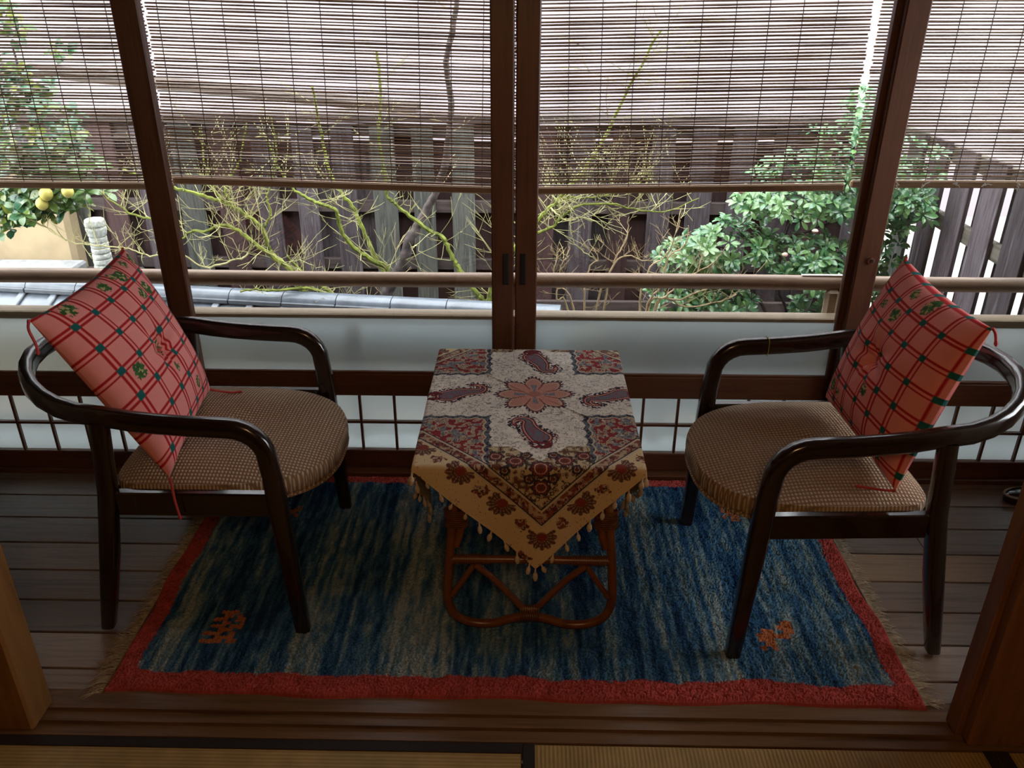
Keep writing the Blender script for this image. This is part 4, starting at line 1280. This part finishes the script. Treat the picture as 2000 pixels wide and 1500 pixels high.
# ------------------------------------------------------------------ printed cloth
def cloth():
    S = .667          # half diagonal
    e = empty('tablecloth', (TX, TY, TZ), 'cream cloth with red paisley and floral print, laid cornerwise on the rattan table', 'tablecloth')
    n_ = 520
    p = np.linspace(-1, 1, n_)[:, None] * np.ones((1, n_)); q = np.ones((n_, 1)) * np.linspace(-1, 1, n_)[None]
    u = (p - q) * S / 2; v = (p + q) * S / 2
    rot = math.radians(1.8); uu = u * math.cos(rot) - v * math.sin(rot); vv = u * math.sin(rot) + v * math.cos(rot)
    du = np.maximum(np.abs(uu) - HA, 0); dv_ = np.maximum(np.abs(vv) - HB, 0)
    drop = du + dv_
    rr = .006
    X = np.sign(uu) * np.minimum(np.abs(uu), HA); Y = np.sign(vv) * np.minimum(np.abs(vv), HB)
    rnd = lambda d: rr * (1 - np.exp(-d / rr))
    k_ = np.clip(drop / .30, 0, 1)
    X = X + np.sign(uu) * rnd(du) * 1.0 + np.sign(uu) * np.where(du > 0, .004 + .012 * k_ * np.sin(vv * 26 + 1), 0)
    Y = Y + np.sign(vv) * rnd(dv_) * 1.0 + np.sign(vv) * np.where(dv_ > 0, .004 + .010 * k_ * np.sin(uu * 24 + .5), 0)
    Z = .003 - np.where(drop > 0, drop - rnd(drop) * .5, 0)
    # faint fold creases on the top
    cr = (.0022 * np.exp(-((uu + vv * 1.0 - .02) / .006) ** 2) * (np.abs(uu) < .2) + .0022 * np.exp(-((uu * .9 + vv - .0) / .005) ** 2) * 0)
    crease = .003 * np.exp(-(((uu + .10) + (vv - .14)) / .006) ** 2) * np.exp(-((uu + .10) / .09) ** 2) + .003 * np.exp(-(((uu - .13) + (vv + .07)) / .006) ** 2) * np.exp(-((uu - .13) / .07) ** 2)
    Z = Z + np.where(drop == 0, crease + .0012 * vnoise(uu * 30, vv * 30, 2), 0)
    P_ = np.stack([TX + X, TY + Y, TZ + Z], -1)
    # ---- print
    U = u - .018; V = v - .037
    C = np.zeros((n_, n_, 4)); C[..., :3] = np.array((.90, .85, .77)); C[..., 3] = 0.85
    n1 = vnoise(U * 110, V * 110, 21); n2 = vnoise(U * 230, V * 230, 22); n3 = vnoise(U * 55, V * 55, 23); n4 = vnoise(U * 330, V * 330, 24)
    C[..., :3] *= (.88 + .18 * n3)[..., None]
    dark = np.array((.035, .03, .045)); redc = np.array((.33, .035, .045)); blue = np.array((.19, .22, .27)); cream = np.array((.62, .52, .38)); pink = np.array((.62, .30, .24))
    def put(m, c, a=0.0):
        C[m, :3] = c; C[m, 3] = a
    s = np.abs(U) + np.abs(V)
    # corner medallions
    sc = .008 * np.abs(np.sin(U * 75)) ; sc2 = .008 * np.abs(np.sin(V * 75))
    mu = np.abs(U) - .122 - sc2; mv = np.abs(V) - .126 - sc
    med = (mu > 0) & (mv > 0)
    bd = med & ((mu < .016) | (mv < .016))
    put(med, redc); put(med & (n1 > .60), cream * .75); put(med & (n3 > .66), blue); put(med & (np.abs(n2 - .5) < .07), np.array((.10, .03, .04)))
    put(med & (np.abs(n1 - .52) < .035), cream)
    put(bd, blue * .75); put(bd & (n2 > .55), dark); put(med & ((np.abs(mu - .016) < .0022) & (mv > .016) | (np.abs(mv - .016) < .0022) & (mu > .016)), cream)
    # central flower
    r = np.hypot(U, V); th_ = np.arctan2(V, U)
    pet = np.abs(((th_ / (np.pi / 4) + .5) % 1) - .5) * 2
    R_ = .112 * (1 - .34 * pet ** 1.4)
    fl = r < R_
    out_ = (r >= R_) & (r < R_ + .009) & (np.sin(th_ * 60) > -.3); put(out_, dark)
    put(fl, pink); put(fl & (r > R_ - .007), np.array((.20, .05, .06))); put(fl & (r > R_ - .014) & (r < R_ - .008), cream * .9)
    put(fl & (pet > .90) & (r > .03), np.array((.22, .07, .07)))
    put(fl & (np.abs(np.sin(r * 420 + pet * 4)) < .16) & (r < R_ - .016), np.array((.33, .10, .09)))
    put(fl & (r < .060) & (np.abs(np.sin(th_ * 2)) < .33) & (n2 > .30), blue); put(r < .018, np.array((.45, .18, .16)))
    # paisleys
    def paisley(cx, cy, ang, sz=1.0, mir=1):
        ca, sa = math.cos(ang), math.sin(ang)
        a = ((U - cx) * ca + (V - cy) * sa) / sz * mir; b = (-(U - cx) * sa + (V - cy) * ca) / sz
        m0 = (np.abs(a) < .11) & (np.abs(b) < .13)
        if not m0.any(): return
        pts = []
        for k in range(26):
            t_ = k / 25
            if t_ < .55:
                x_ = -.030 * math.sin(t_ / .55 * 1.7); y_ = -.034 + .085 * t_ / .55
            else:
                w_ = (t_ - .55) / .45 * 3.9; x_ = -.0297 - .024 * (1 - math.cos(w_)) * .9; y_ = .051 + .024 * math.sin(w_)
            r_ = .031 * (1 - t_) ** .8 + .0045
            pts.append((x_, y_, r_))
        D = np.full(U.shape, 9.0)
        for (x_, y_, r_) in pts:
            D = np.minimum(D, np.hypot(a - x_, b - y_) - r_)
        put((D > 0) & (D < .013) & (n2 > .52), dark); put((D > .002) & (D < .016) & (n4 > .72) & (b < 0), redc * .6)
        put(D < 0, redc); put((D < 0) & (D > -.0022), dark); put((D < -.006) & (D > -.0085), cream)
        put((D < -.0105), blue * .8); put((D < -.0105) & (n2 > .58), np.array((.30, .09, .12))); put((D < -.0105) & (D > -.0125), dark)
        base = (np.hypot(a * .75, b + .072) < .024) & (n1 > .38); put(base, redc * .7); put(base & (n2 > .6), dark)
    paisley(.006, -.222, 0, .95); paisley(.004, .228, math.pi, .95); paisley(-.222, -.01, -math.pi / 2, .95); paisley(.222, .0, math.pi / 2, .95)
    # border bands parallel to the edges of the cloth
    sb = np.abs(U) + np.abs(V + .004)
    b0, b1 = .520, .566
    inner = (sb > b0 - .15) & (sb < b0) & (np.abs(U) < .13) & (np.abs(V) > .30); 
    put(inner, np.array((.58, .46, .29))); put(inner & (np.abs(n1 - .5) < .07), np.array((.07, .05, .035))); put(inner & (n1 > .68), np.array((.15, .06, .04)))
    def bloom(cx, cy, rad, k_, c1, c2):
        dx, dy = U - cx, V - cy; d_ = np.hypot(dx, dy); a_ = np.arctan2(dy, dx)
        R__ = rad * (.70 + .30 * np.abs(np.cos(a_ * k_ / 2)))
        put((d_ < R__ + .004) & (d_ >= R__ - .001), dark); put(d_ < R__ - .001, c1)
        put((d_ < R__ - .002) & (np.abs(np.sin(a_ * k_ / 2)) < .16), dark); put((d_ < rad * .62) & (d_ > rad * .54), cream); put(d_ < rad * .30, c2)
    brn, rdk = np.array((.13, .045, .03)), np.array((.24, .045, .035))
    for (x_, y_, r_, k_) in ((0, -.455, .022, 6), (0, -.40, .026, 8), (-.062, -.372, .024, 7), (.062, -.372, .024, 7), (-.112, -.350, .020, 6), (.112, -.350, .020, 6), (-.03, -.43, .012, 5), (.03, -.43, .012, 5), (-.035, -.345, .014, 5), (.035, -.345, .014, 5), (-.09, -.405, .011, 5), (.09, -.405, .011, 5)):
        bloom(x_, y_, r_, k_, rdk if k_ > 5 else brn, brn)
    band = (sb >= b0) & (sb < b1)
    put(band, np.array((.26, .075, .055))); put(band & (n2 > .55), np.array((.10, .035, .035))); put(band & (n1 > .66), np.array((.50, .36, .24))); put(band & (np.abs(n1 - .5) < .04), cream * .8)
    for e_ in (b0, b1):
        put(np.abs(sb - e_ - .003) < .0042, cream); put(np.abs(sb - e_ + .0035) < .0022, dark)
    fld = sb >= b1 + .007
    put(fld, np.array((.70, .54, .32)))
    # bouquets in the outer field
    W = (U - V); Tt = (U + V)
    for sx in (-1, 1):
        for sy in (-1, 1):
            for k in range(-1, 7):
                f = (k + 0.0) / 6
                cx, cy = sx * .600 * (1 - f) if True else 0, sy * .600 * f - .004
                if k == 6: cx = 0.0
                if k < 0: continue
                d_ = np.hypot((U - cx), (V - cy)); m0 = (d_ + .022 * (n1 - .5) < .034) & (sb > b1 - .01)
                ax_ = math.atan2(-sy * .7, -sx * .7) if abs(cx) > .02 else math.pi / 2 * (1 if sy < 0 else -1)
                aa = np.arctan2(V - cy, U - cx); rel = np.abs(((aa - ax_ + np.pi) % (2 * np.pi)) - np.pi)
                fan = (d_ < .040 * (.8 + .2 * np.abs(np.cos(aa * 6)))) & (rel > .9) & (sb > b1 + .004) | ((d_ < .016) & (sb > b1 + .004))
                put(fan, np.array((.16, .065, .045))); put(fan & (np.abs(np.sin(aa * 9)) < .25), cream * .8); put(fan & (np.abs(np.sin(d_ * 330)) < .25), np.array((.05, .035, .035))); put(fan & (d_ < .013), rdk)
                cx2, cy2 = sx * .618 * (1 - f - .083), sy * .618 * (f + .083)
                d_ = np.hypot((U - cx2), (V - cy2)); m0 = (d_ + .02 * (n1 - .5) < .019)
                put(m0, np.array((.24, .065, .045))); put(m0 & (np.abs(n1 - .5) < .09), cream * .85); put(m0 & (n2 > .66), np.array((.08, .035, .03)))
    C[..., :3] = np.where((fld & (n4 > .86) & (n1 > .6))[..., None], np.array((.2, .08, .05)), C[..., :3])
    me = grid_mesh('fabric', P_, 'cloth', C, np.stack([u, v], -1), True)
    place('fabric', me, e)
    # tassels round the edge
    tm = MB(); tm.tube([(0, 0, .002), (0, 0, -.008), (0, 0, -.012), (0, 0, -.020), (0, 0, -.027)], [.0018, .0024, .0052, .0062, .0035], 7)
    tme = tm.mesh('tassel', 'tasselc', True)
    per = 21
    for side in range(4):
        for k in range(per):
            j = int(round((k + .5) / per * (n_ - 1)))
            pt = [P_[j, 0], P_[n_ - 1, j], P_[n_ - 1 - j, n_ - 1], P_[0, n_ - 1 - j]][side]
            o_ = place('tassel', tme, e, tuple(pt))
            on_top = pt[2] > TZ - .012
            o_.rotation_euler = (random.uniform(-.35, .35), random.uniform(-.35, .35), random.uniform(0, 6)); sc_ = random.uniform(.85, 1.25); o_.scale = (sc_, sc_, sc_)
    for c_ in ((0, 0), (n_ - 1, 0), (0, n_ - 1), (n_ - 1, n_ - 1)):
        o_ = place('tassel', tme, e, tuple(P_[c_])); o_.scale = (1.2, 1.2, 1.4)
    return e


cloth()

# ------------------------------------------------------------------ small dark thing by the right pillar
sl_ = empty('black_disc', (1.775, 2.465, 0), 'small glossy black round object on the floorboards at the right edge, beside the brown pillar', 'disc')
vs = []; fs = []; nn = 24
prof = [(.80, 0), (.98, .006), (1.0, .018), (.95, .030), (.80, .040), (.45, .045), (0.02, .046)]
for (r_, z_) in prof:
    for k in range(nn):
        a = 2 * math.pi * k / nn; vs.append((1.775 + .085 * r_ * math.cos(a), 2.465 + .040 * r_ * math.sin(a), z_ + .001))
for i in range(len(prof) - 1):
    for k in range(nn): fs.append((i * nn + k, i * nn + (k + 1) % nn, (i + 1) * nn + (k + 1) % nn, (i + 1) * nn + k))
fs.append(tuple(reversed(range(nn)))); fs.append(tuple((len(prof) - 1) * nn + k for k in range(nn)))
MB().add(vs, fs).build('body', 'lacquer', sl_, True)
rp = [(1.775 + .084 * math.cos(2 * math.pi * k / nn), 2.465 + .0395 * math.sin(2 * math.pi * k / nn), .032) for k in range(nn)]
MB().tube(rp, .004, 6, True).build('rim', 'knot', sl_, True)

for o_ in bpy.data.objects:
    if '_local' in o_.keys(): del o_['_local']
